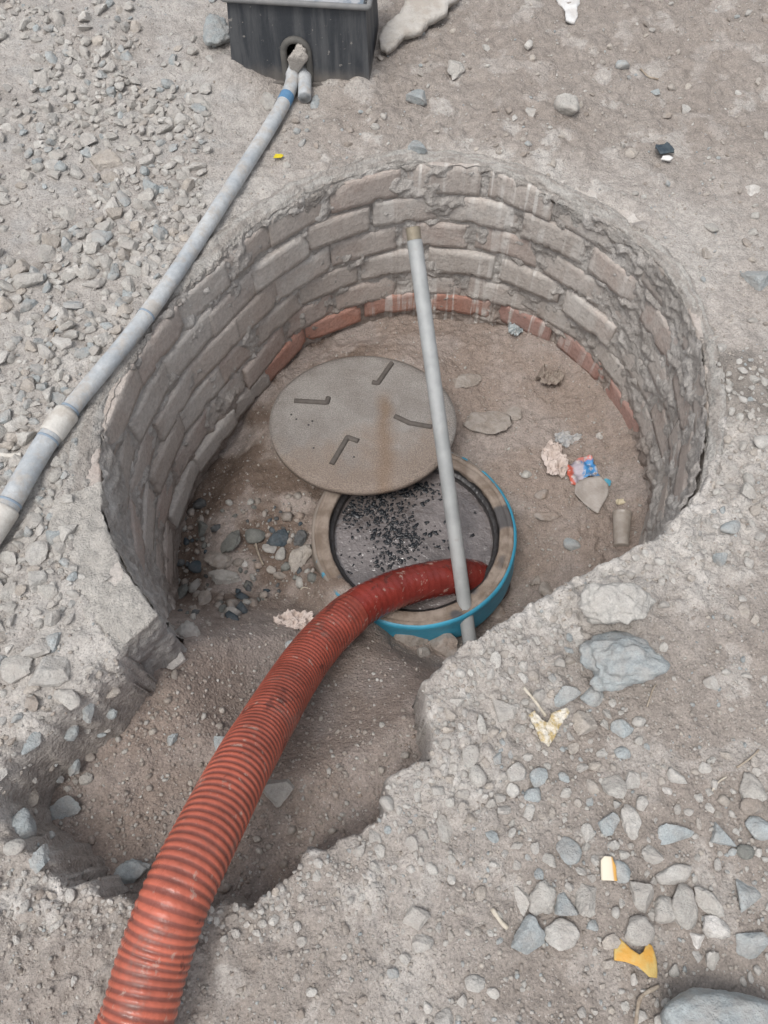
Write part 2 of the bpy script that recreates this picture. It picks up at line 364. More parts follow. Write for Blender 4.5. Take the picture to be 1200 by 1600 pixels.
# ------------------------------------------------------------------ brick wall of the pit
WALL = empty('brick_wall', (C0[0], C0[1], PIT), 'curved wall of dusty bricks lining the round pit', 'wall')
VB, FB, CB, UB, RB, DB = [], [], [], [], [], []; nb = 0
def run_zone(t): return float(np.interp(t, [22, 34, 48, 60, 80, 92, 98], [0, .45, .5, 1, 1, .7, 0]))
bw, bh_, bd = 20, 9, 3
for row in range(6):
    zc = -.058-.113*row; t = -68+rng.uniform(0, 3)+(row % 2)*8.5
    while t < 228:
        L = .228+rng.uniform(-.009, .007); dt = math.degrees(L/.77); tm = t+dt/2; hgt = .099+rng.uniform(-.004, .004)
        if tm > 229: break
        zz = zc+rng.uniform(-.006, .006)+(.012*math.sin(math.radians(tm*2))); tilt = rng.uniform(-.02, .02); yaw = rng.uniform(-.03, .03)
        push = rng.uniform(-.004, .011)+(.006 if row % 2 else 0)
        if row == 5: zz += .015; hgt *= .9
        u = np.r_[-.5, np.linspace(-.491, .491, bw-2), .5]; v = np.r_[-.5, np.linspace(-.476, .476, bh_-2), .5]
        A, B = np.meshgrid(u, v); r0 = float(rwall(tm, zz))-push
        # front plate with bevelled rim folded back into the wall
        edge = np.maximum(np.abs(A)*2, np.abs(B)*2)
        lx = A*(L-.002); lz = B*hgt; ly = np.where(edge > .99, .006, 0.)
        
        bx, by, bz = lx+tm*3.1, lz+row*7.7, np.zeros_like(lx)
        ly = ly+.0018*fbm(bx, by, None, 12, 2, 301)+.0014*fbm(bx, by, None, 60, 2, 303)+yaw*lx
        ch = sstep(.22, .42, fbm(bx, by, None, 16, 3, 307))*edge**6; ly = ly+.016*ch
        lz = lz+tilt*lx+.0016*fbm(bx, by, None, 20, 2, 311)
        rad = np.radians(tm); er = np.array((math.cos(rad), math.sin(rad))); et = np.array((-math.sin(rad), math.cos(rad)))
        slope = (float(rwall(tm+4, zz))-float(rwall(tm-4, zz)))/(2*math.radians(4))/r0     # follow the plan's direction
        rr = r0+ly+slope*lx
        px = C0[0]+er[0]*rr+et[0]*lx; py = C0[1]+er[1]*rr+et[1]*lx; pz = zz+lz
        face = np.stack([px, py, pz], -1); back = face[[0, -1]][:, :]      # deep sides
        ring_i = [(0, i) for i in range(bw)]+[(j, bw-1) for j in range(1, bh_)]+[(bh_-1, i) for i in range(bw-2, -1, -1)]+[(j, 0) for j in range(bh_-2, 0, -1)]
        rim_v = np.array([face[a] for a in ring_i]); deep = rim_v.copy(); deep[:, 0] += er[0]*.075; deep[:, 1] += er[1]*.075
        V = np.vstack([face.reshape(-1, 3), deep]); fa = grid_faces(bw, bh_)
        idx = [a*bw+b for a, b in ring_i]; n0 = bw*bh_; k = len(idx)
        fs = np.array([[idx[i], n0+i, n0+(i+1) % k, idx[(i+1) % k]] for i in range(k)])
        VB.append(V); FB.append(np.vstack([fa, fs])+nb); nb += len(V)
        red = np.array((.33, .135, .085))*rng.uniform(.8, 1.1); grey = np.array((.36, .295, .25))*rng.uniform(.75, 1.15)
        kk = rng.uniform(.0, .45)
        c = grey*(1-kk)+red*kk
        if row == 4 and rng.uniform() < .5: c = c*.6+red*.4
        if row == 5 and 60 < tm < 140: c = np.array((.40, .14, .08))*rng.uniform(.85, 1.1)
        if row >= 5 and 5 < tm <= 60: c = np.array((.32, .13, .095))*rng.uniform(.85, 1.1)
        CB.append(np.repeat(c[None], len(V), 0)); tt, _ = polar(V[:, 0], V[:, 1])
        UB.append(np.stack([np.radians(tt)*.78, V[:, 2]], -1)); RB.append(np.full(len(V), run_zone(tm))); DB.append(np.full(len(V), .36 if row == 5 and 5 < tm < 140 else rng.uniform(.62, 1.)))
        t += dt+math.degrees(.010/.77)
VB = np.vstack(VB); UB = np.vstack(UB); me = from_arrays('brick_courses', VB, np.vstack(FB), True, np.vstack(CB), {'runs': np.concatenate(RB), 'dusty': np.concatenate(DB)})
ul = me.uv_layers.new(name='UVMap'); li = np.empty(len(me.loops), np.int32); me.loops.foreach_get('vertex_index', li); ul.data.foreach_set('uv', UB[li].astype(np.float32).ravel())
obj('brick_courses', me, MAT['brick'], WALL)
tt = np.linspace(-67, 229, 1150); zz = np.linspace(-.72, .0, 150); T, ZZ = np.meshgrid(tt, zz); U = np.radians(T)*.78
smear = sstep(.18, .7, fbm(U, ZZ, None, 5, 4, 401))*.020+sstep(.1, .7, fbm(U, ZZ, None, 15, 3, 403))*.012
plaster = np.interp(T, [-88, -35, 22, 45, 62, 100, 140, 196, 210, 229], [.016, .016, .010, .002, .0, .0, .0, .0, .012, .016])
rough = .007*fbm(U, ZZ, None, 30, 3, 405)
rr = rwall(T, ZZ)+.0085-smear-plaster-rough*1.2-.006*np.abs(fbm(U, ZZ, None, 12, 2, 409))
P = np.stack([C0[0]+rr*np.cos(np.radians(T)), C0[1]+rr*np.sin(np.radians(T)), ZZ], -1).reshape(-1, 3)
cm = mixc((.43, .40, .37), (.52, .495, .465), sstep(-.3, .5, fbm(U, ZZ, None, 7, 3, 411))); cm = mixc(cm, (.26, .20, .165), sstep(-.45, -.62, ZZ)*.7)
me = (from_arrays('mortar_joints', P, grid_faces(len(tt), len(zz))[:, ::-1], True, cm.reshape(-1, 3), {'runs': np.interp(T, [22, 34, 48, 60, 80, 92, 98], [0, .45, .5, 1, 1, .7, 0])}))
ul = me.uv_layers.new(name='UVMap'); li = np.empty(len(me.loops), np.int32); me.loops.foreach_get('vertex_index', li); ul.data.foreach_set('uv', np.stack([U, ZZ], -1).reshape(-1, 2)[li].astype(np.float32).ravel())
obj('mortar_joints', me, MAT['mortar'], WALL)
# rough cement coping that tops the bricks and runs out over the soil
tt = np.linspace(-38, 221, 1150); pr = np.array([(.012, -.075), (.003, -.055), (.000, -.036), (.004, -.018), (.014, -.006), (.026, .002), (.04, .006), (.055, .008), (.07, .009), (.085, .008), (.10, .004), (.115, -.003), (.13, -.012), (.145, -.03), (.15, -.06)])
pr[:, 1] = np.where(pr[:, 1] < -.01, pr[:, 1]*.6, pr[:, 1]); pr[:, 0] += .004
pq = np.array([np.interp(np.linspace(0, 1, 44), np.linspace(0, 1, len(pr)), pr[:, k]) for k in (0, 1)]).T
T = np.repeat(tt[None], len(pq), 0); U = np.radians(T)*.85; O = np.repeat(pq[:, 0][:, None], len(tt), 1); ZZ = np.repeat(pq[:, 1][:, None], len(tt), 1)
edge = .012*fbm(U, U*0+3, None, 6, 3, 421)+.008*fbm(U, ZZ*2, None, 22, 3, 423)+.005*fbm(U, ZZ, None, 60, 2, 424)
rr = rim(T)+O+edge*(O < .08)+.006*fbm(U, O*4+ZZ*9, None, 22, 3, 425)
wd = np.interp(T, [-38, 10, 60, 150, 200, 221], [.40, .40, .55, .65, .9, 1.1])
rr = rim(T)+(rr-rim(T))*wd
low = .016*np.clip(fbm(U, U*0+1, None, 4, 2, 427), -.8, .8)
zz = ZZ*np.where(ZZ < -.02, 1+1.1*np.clip(fbm(U, U*0+5, None, 9, 3, 429), -.6, 1), 1)+low+.010*fbm(U, O, None, 14, 4, 431)+.006*np.abs(fbm(U, O, None, 50, 3, 433))
P = np.stack([C0[0]+rr*np.cos(np.radians(T)), C0[1]+rr*np.sin(np.radians(T)), zz], -1).reshape(-1, 3)
cm = mixc((.37, .34, .31), (.46, .44, .41), sstep(-.3, .4, fbm(U, O*4, None, 8, 3, 441)))
obj('cement_coping', from_arrays('cement_coping', P, grid_faces(len(tt), len(pq))[:, ::-1], True, cm.reshape(-1, 3), {'runs': T*0}), MAT['mortar'], WALL)
# cast end block on the left where the wall was broken off
nu, nv, nw = 60, 26, 30
ts = np.linspace(205, 230.5, nu)
def block_pt(t, o, z):
    r = float(rim(t))-.006+o; p = pol(t, r); return (p[0], p[1], z)
Vb, Fb = [], []
def face(A, nu_, nv_):
    o = sum(len(a) for a in Vb); Vb.append(np.array(A)); Fb.append(grid_faces(nu_, nv_)+o)
ow = np.linspace(0, .122, nv); zw = np.linspace(.012, -.26, nw)
face([block_pt(t, o, .012) for o in ow for t in ts], nu, nv)
face([block_pt(t, 0, z) for z in zw for t in ts][::1], nu, nw)
face([block_pt(t, .122, z) for z in zw for t in ts], nu, nw)
face([block_pt(230.5, o, z) for z in zw for o in ow], nv, nw)
bmx = bmesh.new(); me = from_arrays('end_block', np.vstack(Vb), np.vstack(Fb)); bmx.from_mesh(me)
bmesh.ops.remove_doubles(bmx, verts=bmx.verts, dist=.0004); bmesh.ops.recalc_face_normals(bmx, faces=bmx.faces)
for _ in range(2): bmesh.ops.smooth_vert(bmx, verts=bmx.verts, factor=.5, use_axis_x=True, use_axis_y=True, use_axis_z=True)
bmx.normal_update()
co = np.array([v.co[:] for v in bmx.verts]); no = np.array([v.normal[:] for v in bmx.verts])
dsp = .012*fbm(*co.T, 14, 3, 451)+.007*fbm(*co.T, 45, 3, 453)-.014*sstep(.3, .6, fbm(*co.T, 9, 2, 457))
co = co+no*dsp[:, None]
for v, c_ in zip(bmx.verts, co): v.co = c_
me = from_bm('end_block', bmx); co = np.array([v.co[:] for v in me.vertices])
a = me.color_attributes.new('Col', 'FLOAT_COLOR', 'POINT'); cc = np.ones((len(co), 4)); cc[:, :3] = mixc((.46, .435, .40), (.42, .405, .385), sstep(-.02, -.05, co[:, 2])); a.data.foreach_set('color', cc.astype(np.float32).ravel())
obj('end_block', me, MAT['mortar'], WALL)

bpy.context.view_layer.update()
dg = bpy.context.evaluated_depsgraph_get()
def cast(o, d):
    best = None
    for ob in (GROUND, FLOOR):
        ok, loc, nor, _ = ob.ray_cast(o, d)
        if ok and (best is None or (loc-o).length < (best[0]-o).length): best = (loc, nor, ob)
    return best
def hit(px, py):
    o = Vector((0, 0, CAM_H)); b = cast(o, ray(px, py).normalized())
    return b
def down(x, y):
    b = cast(Vector((x, y, 1.)), Vector((0, 0, -1))); return b

# ------------------------------------------------------------------ manhole frame, waste water, cover
RC = (.094, 1.079)
FR = empty('manhole', (RC[0], RC[1], PIT), 'round manhole frame with brown top and blue painted side set in the pit floor', 'manhole frame')
m = M('dirty iron rim'); c = m.mix(m.ramp(m.noise(11, 4, .65), .38, .62), (.175, .135, .105), (.29, .24, .20)); c = m.mix(m.ramp(m.noise(7, 2), .60, .66), c, (.09, .085, .085))
m.bump([(m.noise(60, 4, .7), .004), (m.noise(300, 2), .001)]); rimm = m.fin(c, .75)
m = M('blue paint'); g = m.n('SeparateXYZ'); m.t.links.new(m.coord(), g.inputs[0]); c = m.mix(m.ramp(m.math('SUBTRACT', m.noise(24, 5, .7), m.math('MULTIPLY', m.math('SUBTRACT', g.outputs[0], g.outputs[1]), .9)), .50, .60), (.045, .27, .40), (.235, .20, .17)); c = brightness(m, c, m.noise(9), .75, 1.15)
m.bump([(m.noise(50, 3), .002)]); bluem = m.fin(c, .45, spec=.4)
m = M('wet black iron'); c = m.mix(m.noise(40), (.012, .012, .014), (.05, .045, .042)); m.bump([(m.noise(90, 3), .003)]); blackm = m.fin(c, .28, spec=.5)
z = RINGZ-PIT
obj('rim', lathe('rim', [(.268, z-.03), (.268, z-.004), (.272, z), (.296, z-.001), (.298, z-.004), (.301, z), (.3125, z), (.3125, z-.03)], 180, True, .002, 18), rimm, FR, (0, 0, 0))
obj('painted_skirt', lathe('painted_skirt', [(.3125, z+.0015), (.318, z+.0005), (.322, z-.006), (.324, z-.05), (.334, z-.13), (.3, z-.13), (.31, z-.01)], 180, True, .0015, 14), bluem, FR, (0, 0, 0))
obj('seat_ledge', lathe('seat_ledge', [(.2677, z-.012), (.2677, z-.16), (.25, z-.16), (.252, z-.032), (.256, z-.028), (.266, z-.028)], 160, True, .003, 30), blackm, FR, (0, 0, 0))
# water
WZ = RINGZ-.052
nr, na = 90, 160; rr = np.linspace(0, .262, nr); aa = np.linspace(0, 2*math.pi, na, endpoint=False); A, Rr = np.meshgrid(aa, rr)
xx = Rr*np.cos(A); yy = Rr*np.sin(A); zz = .0016*fbm(xx*1.6, yy, None, 22, 3, 501)+.0006*fbm(xx, yy, None, 80, 2, 503)
me = from_arrays('waste_water', np.stack([xx+RC[0], yy+RC[1], zz+WZ], -1).reshape(-1, 3), grid_faces(na, nr, True), True)
m = M('waste water'); c = m.mix(m.ramp(m.noise(7, 4, .6), .35, .65), (.085, .073, .069), (.175, .153, .146))
m.bump([(m.noise(48, 3, .55), .0055), (m.noise(170, 2), .0011)]); tag(obj('waste_water', me, m.fin(c, m.ramp(m.noise(9, 3), .35, .65, .05, .16), spec=1.)), kind='structure')
# dark floating specks
Vs, Fs = [], []; k = 0
def speck(x, y, s):
    global k
    n = 9; a0 = rng.uniform(0, 6); r1 = s*(1+.45*rng.uniform(-1, 1, n)); el = rng.uniform(1, 2.2)
    a = np.arange(n)/n*2*math.pi; px = np.cos(a)*r1*el; py = np.sin(a)*r1; c, s_n = math.cos(a0), math.sin(a0)
    rx, ry = c*px-s_n*py, s_n*px+c*py
    Vs.append(np.vstack([np.stack([x+rx, y+ry, np.full(n, WZ+.0005)], -1), np.stack([x+rx*.8, y+ry*.8, np.full(n, WZ+.0026)], -1), [[x, y, WZ+.0033]]]))
    for i in range(n):
        j = (i+1) % n; Fs.append((k+i, k+j, k+n+j, k+n+i)); Fs.append((k+n+i, k+n+j, k+2*n, k+2*n))
    k += 2*n+1
clusters = [((545, 805), 26, 16, 70), ((600, 795), 32, 26, 170), ((620, 835), 34, 22, 150), ((655, 770), 24, 12, 60), ((640, 845), 30, 14, 70), ((570, 790), 20, 14, 60), ((610, 875), 26, 14, 40), ((600, 768), 30, 10, 60), ((690, 850), 50, 40, 25), ((560, 870), 40, 30, 20), ((655, 760), 30, 8, 40)]
for (cx, cy), sx, sy, n in clusters:
    for _ in range(n):
        p = at(cx+rng.normal()*sx*.75, cy+rng.normal()*sy*.75, WZ)
        if math.hypot(p.x-RC[0], p.y-RC[1]) < .245: speck(p.x, p.y, abs(rng.normal())*.0020+.0018)
bm = bmesh.new(); vs = [bm.verts.new(v) for v in np.vstack(Vs)]
for f in Fs:
    f = tuple(dict.fromkeys(f)); fc = bm.faces.new([vs[i] for i in f]); fc.smooth = True
m = M('black scum'); tag(obj('floating_scum', from_bm('floating_scum', bm), m.fin((.010, .012, .015), .3, spec=.5)), 'black scum specks floating on the brown water in the manhole', 'scum', None, 'stuff')

# cover, leaning from the frame down onto the soil
TILT = R(-9.0); LC = at(567, 652, -.558); LR = .316
LID = empty('manhole_cover', LC, 'round grey cast manhole cover leaning off its frame with four L-shaped marks', 'manhole cover'); LID.rotation_euler = (TILT, 0, 0)
m = M('dusty cast cover'); c = m.mix(m.ramp(m.noise(5, 5, .65), .35, .65), (.255, .232, .212), (.33, .308, .285))
g = m.n('SeparateXYZ'); m.t.links.new(m.coord(), g.inputs[0])
band = m.math('MULTIPLY', m.ramp(m.math('ABSOLUTE', m.math('SUBTRACT', m.math('ADD', g.outputs[0], m.math('MULTIPLY', m.noise(9), .06)), .102)), .0, .045, 1, 0), m.ramp(g.outputs[1], .15, .05, 0, 1))
c = m.mix(m.math('MULTIPLY', band, .75), c, (.225, .155, .105))
c = m.mix(m.ramp(m.math('ADD', m.math('MULTIPLY', g.outputs[1], -1.6), m.noise(6, 4)), .55, .85, 0, .6), c, (.25, .185, .14))
c = brightness(m, c, m.noise(240, 3, .65), .66, 1.3)
m.bump([(m.noise(300, 3, .7), .004), (m.noise(25, 3), .004)]); lidm = m.fin(c, .85)
obj('disc', lathe('disc', [(.0005, 0), (.25, .0005), (.29, -.001), (.304, -.004), (LR, -.009), (LR, -.026), (.30, -.03), (.0005, -.03)], 160, False, .0012, 9), lidm, LID, (0, 0, 0))
Ml = Matrix.Translation(LC) @ Euler((TILT, 0, 0)).to_matrix().to_4x4(); Mi = Ml.inverted()
def on_lid(px, py):
    o = Mi @ Vector((0, 0, CAM_H)); d = (Mi.to_3x3() @ ray(px, py)); return o+d*(-o.z/d.z)
m = M('recess shade mark'); c = m.mix(m.noise(60), (.065, .058, .052), (.15, .132, .118)); m.bump([(m.noise(200), .002)]); markm = m.fin(c, .8)  # raised bars, the shade of recessed slots is put into their dark colour
for pts in ([(460, 627), (511, 630), (513, 622)], [(612, 568), (590, 600), (582, 598)], [(617, 651), (640, 662), (675, 668)], [(518, 726), (543, 684), (560, 690)]):
    P = [on_lid(*p) for p in pts]; P = [Vector((p.x, p.y, .0012)) for p in P]
    q, _ = resample(np.array([p[:] for p in P]), .004)
    obj('lifting_mark', sweep('lifting_mark', q, .0092, 10), markm, LID, (0, 0, 0))

for p in ((455, 648), (463, 655), (482, 664), (488, 658), (553, 714), (490, 700)):  # raised black discs, the darkness inside small holes put in as colour
    q = on_lid(*p); V, Fc = None, None
    obj('hole_shade', lathe('hole_shade', [(.0003, .0012), (.0032, .0008), (.0044, -.001), (.0003, -.001)], 14), blackm, LID, (q.x, q.y, .0005))

# ------------------------------------------------------------------ red suction hose
HO = empty('suction_hose', (float(hpts[i1][0]), float(hpts[i1][1]), float(hpts[i1][2])-.06), 'thick red ribbed suction hose running from the foreground into the manhole', 'hose')
sw = ss+.0022*noise(ss*7, ss*0, None, 3)+.0012*noise(ss*25, ss*0, None, 4); ph = (sw % .0140)/.0140; prof = np.clip(np.sin(ph*2*math.pi)*1.25, -1, 1)
fade = sstep(0, .03, ss[i1]-ss)*np.interp(pxs, [300, 480, 550], [1, .8, .55])
rad = .0600+.0009*prof*fade+.0012*noise(ss*9, ss*0, None, 5)
A = hpts[:i1+2]
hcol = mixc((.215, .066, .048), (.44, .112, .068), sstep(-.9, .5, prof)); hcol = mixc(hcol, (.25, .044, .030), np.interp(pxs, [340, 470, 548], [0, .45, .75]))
def hose_mat(name, wet):
    m = M(name); c = m.attr()
    c = brightness(m, c, m.noise(14, 4, .65), .72, 1.18)
    c = m.mix(m.ramp(m.noise(11, 5, .7, None, .6), .54 if not wet else .62, .70, 0, .6), c, (.175, .115, .095))
    c = m.mix(m.ramp(m.noise(1., 4, .7, m.coord('Object', (24, 24, 60))), .60, .68, 0, .6), c, (.40, .29, .24))
    c = m.mix(m.ramp(m.noise(13, 3, .6, None, 1.), .62, .66, 0, .65), c, (.075, .024, .02))
    m.bump([(m.noise(120, 3), .0012)])
    return m.fin(c, m.ramp(m.noise(18, 4), .35, .65, (.10 if wet else .26), (.24 if wet else .52)), spec=.45)
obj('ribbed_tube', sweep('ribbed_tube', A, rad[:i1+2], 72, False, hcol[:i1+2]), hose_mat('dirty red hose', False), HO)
B, sb = resample(hpts[i1-8:], .004)
rb = np.interp(sb, [0, .02, .1, .5], [.0592, .0580, .0572, .057])+.0004*np.sin(sb*260)
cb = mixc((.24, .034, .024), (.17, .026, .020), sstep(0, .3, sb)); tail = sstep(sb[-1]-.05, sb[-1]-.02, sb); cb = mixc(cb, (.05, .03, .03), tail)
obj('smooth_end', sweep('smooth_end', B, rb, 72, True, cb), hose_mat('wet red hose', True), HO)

# ------------------------------------------------------------------ galvanised standpipe with a threaded end
p0 = at(739, 1040, -.70); p1 = atd(645, 356, 2.12); ax = (p1-p0).normalized()
SP = empty('steel_pipe', p0, 'tall galvanised steel pipe with threaded top standing beside the manhole', 'pipe')
m = M('galvanised steel'); c = m.mix(m.ramp(m.noise(12, 4, .6), .35, .65), (.30, .31, .307), (.37, .378, .374)); c = m.mix(m.ramp(m.noise(45, 4, .7), .6, .72, 0, .5), c, (.30, .285, .265))
m.bump([(m.noise(150, 3), .0006)]); gal = m.fin(c, .62, .15, .3)
LT = (p1-p0).length; n = 120; q = np.array([(p0+ax*(LT-.034)*i/n)[:] for i in range(n+1)]); rp = np.full(n+1, .0215); rp[-1] = .0205
me = sweep('shaft', q, rp, 40, True); obj('shaft', me, gal, SP)
sT = np.linspace(0, .036, 120); q = np.array([(p0+ax*(LT-.036+s))[:] for s in sT]); rt = .0196+.0009*np.sin(sT/.0032*2*math.pi)
q = np.vstack([q, q[-1:], q[-1:]-np.array(ax)*.10]); rt = np.r_[rt, .0165, .0165]
bme = sweep('threaded_end', q, rt, 40, False)
m = M('worn thread'); c = m.mix(m.noise(90), (.30, .265, .205), (.45, .40, .32)); obj('threaded_end', bme, m.fin(c, .5, .4, .4), SP)

# ------------------------------------------------------------------ grey water pipe on the bank
PP = []
for px, py in [(457, 106), (448, 148), (350, 308), (228, 490), (90, 668), (12, 795), (-60, 905), (-330, 1330)]:
    b = at(px, py, .03); g = down(b.x, b.y); PP.append(Vector((b.x, b.y, max(.024, g[0].z+.018) if py < 600 else .034)))
PP[0].z = .055
pp = spline(PP, 16); pp, sp = resample(pp, .006); ppx = np.array([F*(p[0]/depth(p))+600 for p in pp])
GP = empty('water_pipe', tuple(pp[len(pp)//2]), 'long grey plastic water pipe lying over the gravel into the black box', 'pipe')
m = M('dusty grey plastic'); c = m.mix(m.ramp(m.noise(9, 4, .65), .35, .65), (.35, .375, .395), (.46, .475, .48)); c = m.mix(m.ramp(m.noise(22, 5, .75), .46, .66, 0, .75), c, (.40, .365, .325)); c = brightness(m, c, m.noise(70, 4, .7), .86, 1.1)
m.bump([(m.noise(180, 3), .0007)]); pvc = m.fin(c, .55, spec=.3)
m = M('white plastic coupling'); c = m.mix(m.ramp(m.noise(20, 4, .7), .4, .7), (.56, .54, .50), (.42, .385, .34)); m.bump([(m.noise(150, 3), .001)]); cpl = m.fin(c, .6)
m = M('blue pipe glue'); c = m.mix(m.noise(90), (.06, .17, .33), (.16, .28, .40)); blue_glue = m.fin(c, .5)
m = M('faded pipe glue'); c = m.mix(m.noise(90), (.20, .26, .33), (.30, .35, .40)); glue = m.fin(c, .6)
r0 = np.where(ppx < 90, .0262, .0222)
obj('pipe_run', sweep('pipe_run', pp, r0, 36, True), pvc, GP)
def collar(name, xa, xb, r, mat):
    lip = .0015 if xb-xa > 20 else 0.
    i = np.where((ppx > xa) & (ppx < xb))[0]; q, s = resample(pp[i], .002); rr = np.full(len(q), r); rr[:2] -= lip; rr[-2:] -= lip
    obj(name, sweep(name, q, rr, 36, True), mat, GP)
collar('coupling', 78, 108, .0300, cpl); collar('coupling', -40, 12, .0310, cpl)
collar('glue_ring', 226, 231, .0232, glue); collar('glue_ring', 108, 112, .0238, glue); collar('glue_ring', 73, 77, .0270, glue); collar('glue_ring', 443, 449, .0234, blue_glue); collar('glue_ring', 13, 17, .0272, glue)

# ------------------------------------------------------------------ black meter box
y0 = at(480, 134, 0).y; xl = -.505; xr = -.045; zb = 0.0; Hh = .252; yb = y0+.30
BX = empty('meter_box', ((xl+xr)/2, y0+.15, 0), 'black plastic water meter box with an arched pipe opening', 'meter box')
m = M('weathered black plastic'); c = m.mix(m.ramp(m.noise(1., 4, .6, m.coord('Object', (30, 30, 2.2))), .42, .70), (.038, .042, .048), (.085, .088, .092))
c = m.mix(m.ramp(m.noise(55, 3, .6), .66, .72, 0, .6), c, (.30, .28, .255)); g = m.n('SeparateXYZ'); m.t.links.new(m.coord(), g.inputs[0])
c = m.mix(m.ramp(m.math('ADD', g.outputs[2], m.math('MULTIPLY', m.noise(20, 4), .06)), .10, .02, 0, .75), c, (.21, .185, .16))
m.bump([(m.noise(90, 3), .0012)]); blk = m.fin(c, .6, spec=.3)
ac = at(461, 100, .08).x+.004; aw = .036; top_z = .142
xt0, xt1 = xl+.022, xr-.012
def inset(z): return .012*z/Hh
out = [(xl, -.03), (ac-aw, -.03)]+[(ac-aw*math.cos(a), top_z-aw+aw*math.sin(a)) for a in np.linspace(0, math.pi, 14)]+[(ac+aw, -.03), (xr, -.03), (xt1, Hh), (xt0, Hh)]
bm = bmesh.new(); fv = [bm.verts.new((x, y0+.02*z/Hh, z)) for x, z in out]; bm.faces.new(fv)
r_ = bmesh.ops.extrude_face_region(bm, geom=bm.faces[:]); bmesh.ops.translate(bm, vec=(0, .008, 0), verts=[v for v in r_['geom'] if isinstance(v, bmesh.types.BMVert)])
def slab(bm, a, b):
    vs = [bm.verts.new(p) for p in a+b]; n = len(a)
    bm.faces.new(vs[:n]); bm.faces.new(vs[n:][::-1]); [bm.faces.new((vs[i], vs[n+i], vs[n+(i+1) % n], vs[(i+1) % n])) for i in range(n)]
for xs, xe, sgn in ((xl, xt0, 1), (xr, xt1, -1)):
    a = [(xs, y0+.009, -.03), (xs, yb, -.03), (xe, yb-.02, Hh), (xe, y0+.029, Hh)]; slab(bm, a, [(x+sgn*.008, y, z_) for x, y, z_ in a])
slab(bm, [(xl+.009, yb, -.03), (xr-.009, yb, -.03), (xt1-.009, yb-.02, Hh), (xt0+.009, yb-.02, Hh)], [(xl+.009, yb-.008, -.03), (xr-.009, yb-.008, -.03), (xt1-.009, yb-.028, Hh), (xt0+.009, yb-.028, Hh)])
bmesh.ops.recalc_face_normals(bm, faces=bm.faces)
obj('box_shell', from_bm('box_shell', bm, False), blk, BX)
arch = [(ac-aw-.004, y0+.0, -.02), (ac-aw-.004, y0+.003, top_z-aw)]+[(ac-(aw+.004)*math.cos(a), y0+.006, top_z-aw+(aw+.004)*math.sin(a)) for a in np.linspace(.1, math.pi-.1, 14)]+[(ac+aw+.004, y0+.003, top_z-aw), (ac+aw+.004, y0, -.02)]
q, _ = resample(np.array(arch), .006); m = M('dusty black rim'); c = m.mix(m.noise(30), (.07, .07, .068), (.15, .14, .125)); obj('opening_hood', sweep('opening_hood', q, .011, 16), m.fin(c, .7), BX)
bm = bmesh.new()
rimp = [(xt0-.010, y0+.012, Hh), (xt1+.010, y0+.012, Hh), (xt1+.010, yb-.01, Hh), (xt0-.010, yb-.01, Hh)]
for a, b in zip(rimp, rimp[1:]+rimp[:1]):
    pass
obj('top_frame', from_bm('top_frame', bm), blk, BX) if False else bm.free()
q, _ = resample(np.array(rimp+rimp[:1]), .01); m = M('scuffed rim'); c = m.mix(m.noise(40, 4), (.13, .135, .14), (.24, .235, .225)); obj('top_frame', sweep('top_frame', q, .0085, 12), m.fin(c, .6), BX)
bm = bmesh.new(); slab(bm, [(xt0+.010, y0+.034, Hh-.012), (xt1-.010, y0+.034, Hh-.012), (xt1-.010, yb-.032, Hh-.012), (xt0+.010, yb-.032, Hh-.012)], [(xt0+.010, y0+.034, Hh-.03), (xt1-.010, y0+.034, Hh-.03), (xt1-.010, yb-.032, Hh-.03), (xt0+.010, yb-.032, Hh-.03)])
bmesh.ops.recalc_face_normals(bm, faces=bm.faces)
m = M('dusty lid'); c = m.mix(m.ramp(m.noise(22, 5, .7), .4, .6), (.16, .195, .23), (.36, .37, .38)); m.bump([(m.noise(60, 3), .003)]); obj('box_lid', from_bm('box_lid', bm, False), m.fin(c, .7), BX)
bm = bmesh.new(); slab(bm, [(xl+.10, y0-.014, .0), (xr-.12, y0-.014, .006), (xr-.12, y0-.001, .006), (xl+.10, y0-.001, .0)], [(xl+.10, y0-.014, .012), (xr-.12, y0-.014, .018), (xr-.12, y0-.001, .018), (xl+.10, y0-.001, .012)])
bmesh.ops.recalc_face_normals(bm, faces=bm.faces); obj('base_flange', from_bm('base_flange', bm, False), blk, BX)
BX.rotation_euler.z = R(-6); BX.location.x += .016
# short loose stub of pipe beside the long one
a = Vector((ac+.022, y0+.05, .046)); b = at(476, 152, .026); q = np.array([(a+(b-a)*t)[:] for t in np.linspace(0, 1, 30)])
q2 = np.vstack([q, q[-1:], q[-1:]*.5+q[-6:-5]*.5]); rr = np.r_[np.full(30, .0215), .018, .018]
tag(obj('pipe_stub', sweep('pipe_stub', q2, rr, 30, True), pvc), 'short cut stub of grey pipe poking out of the black box', 'pipe')

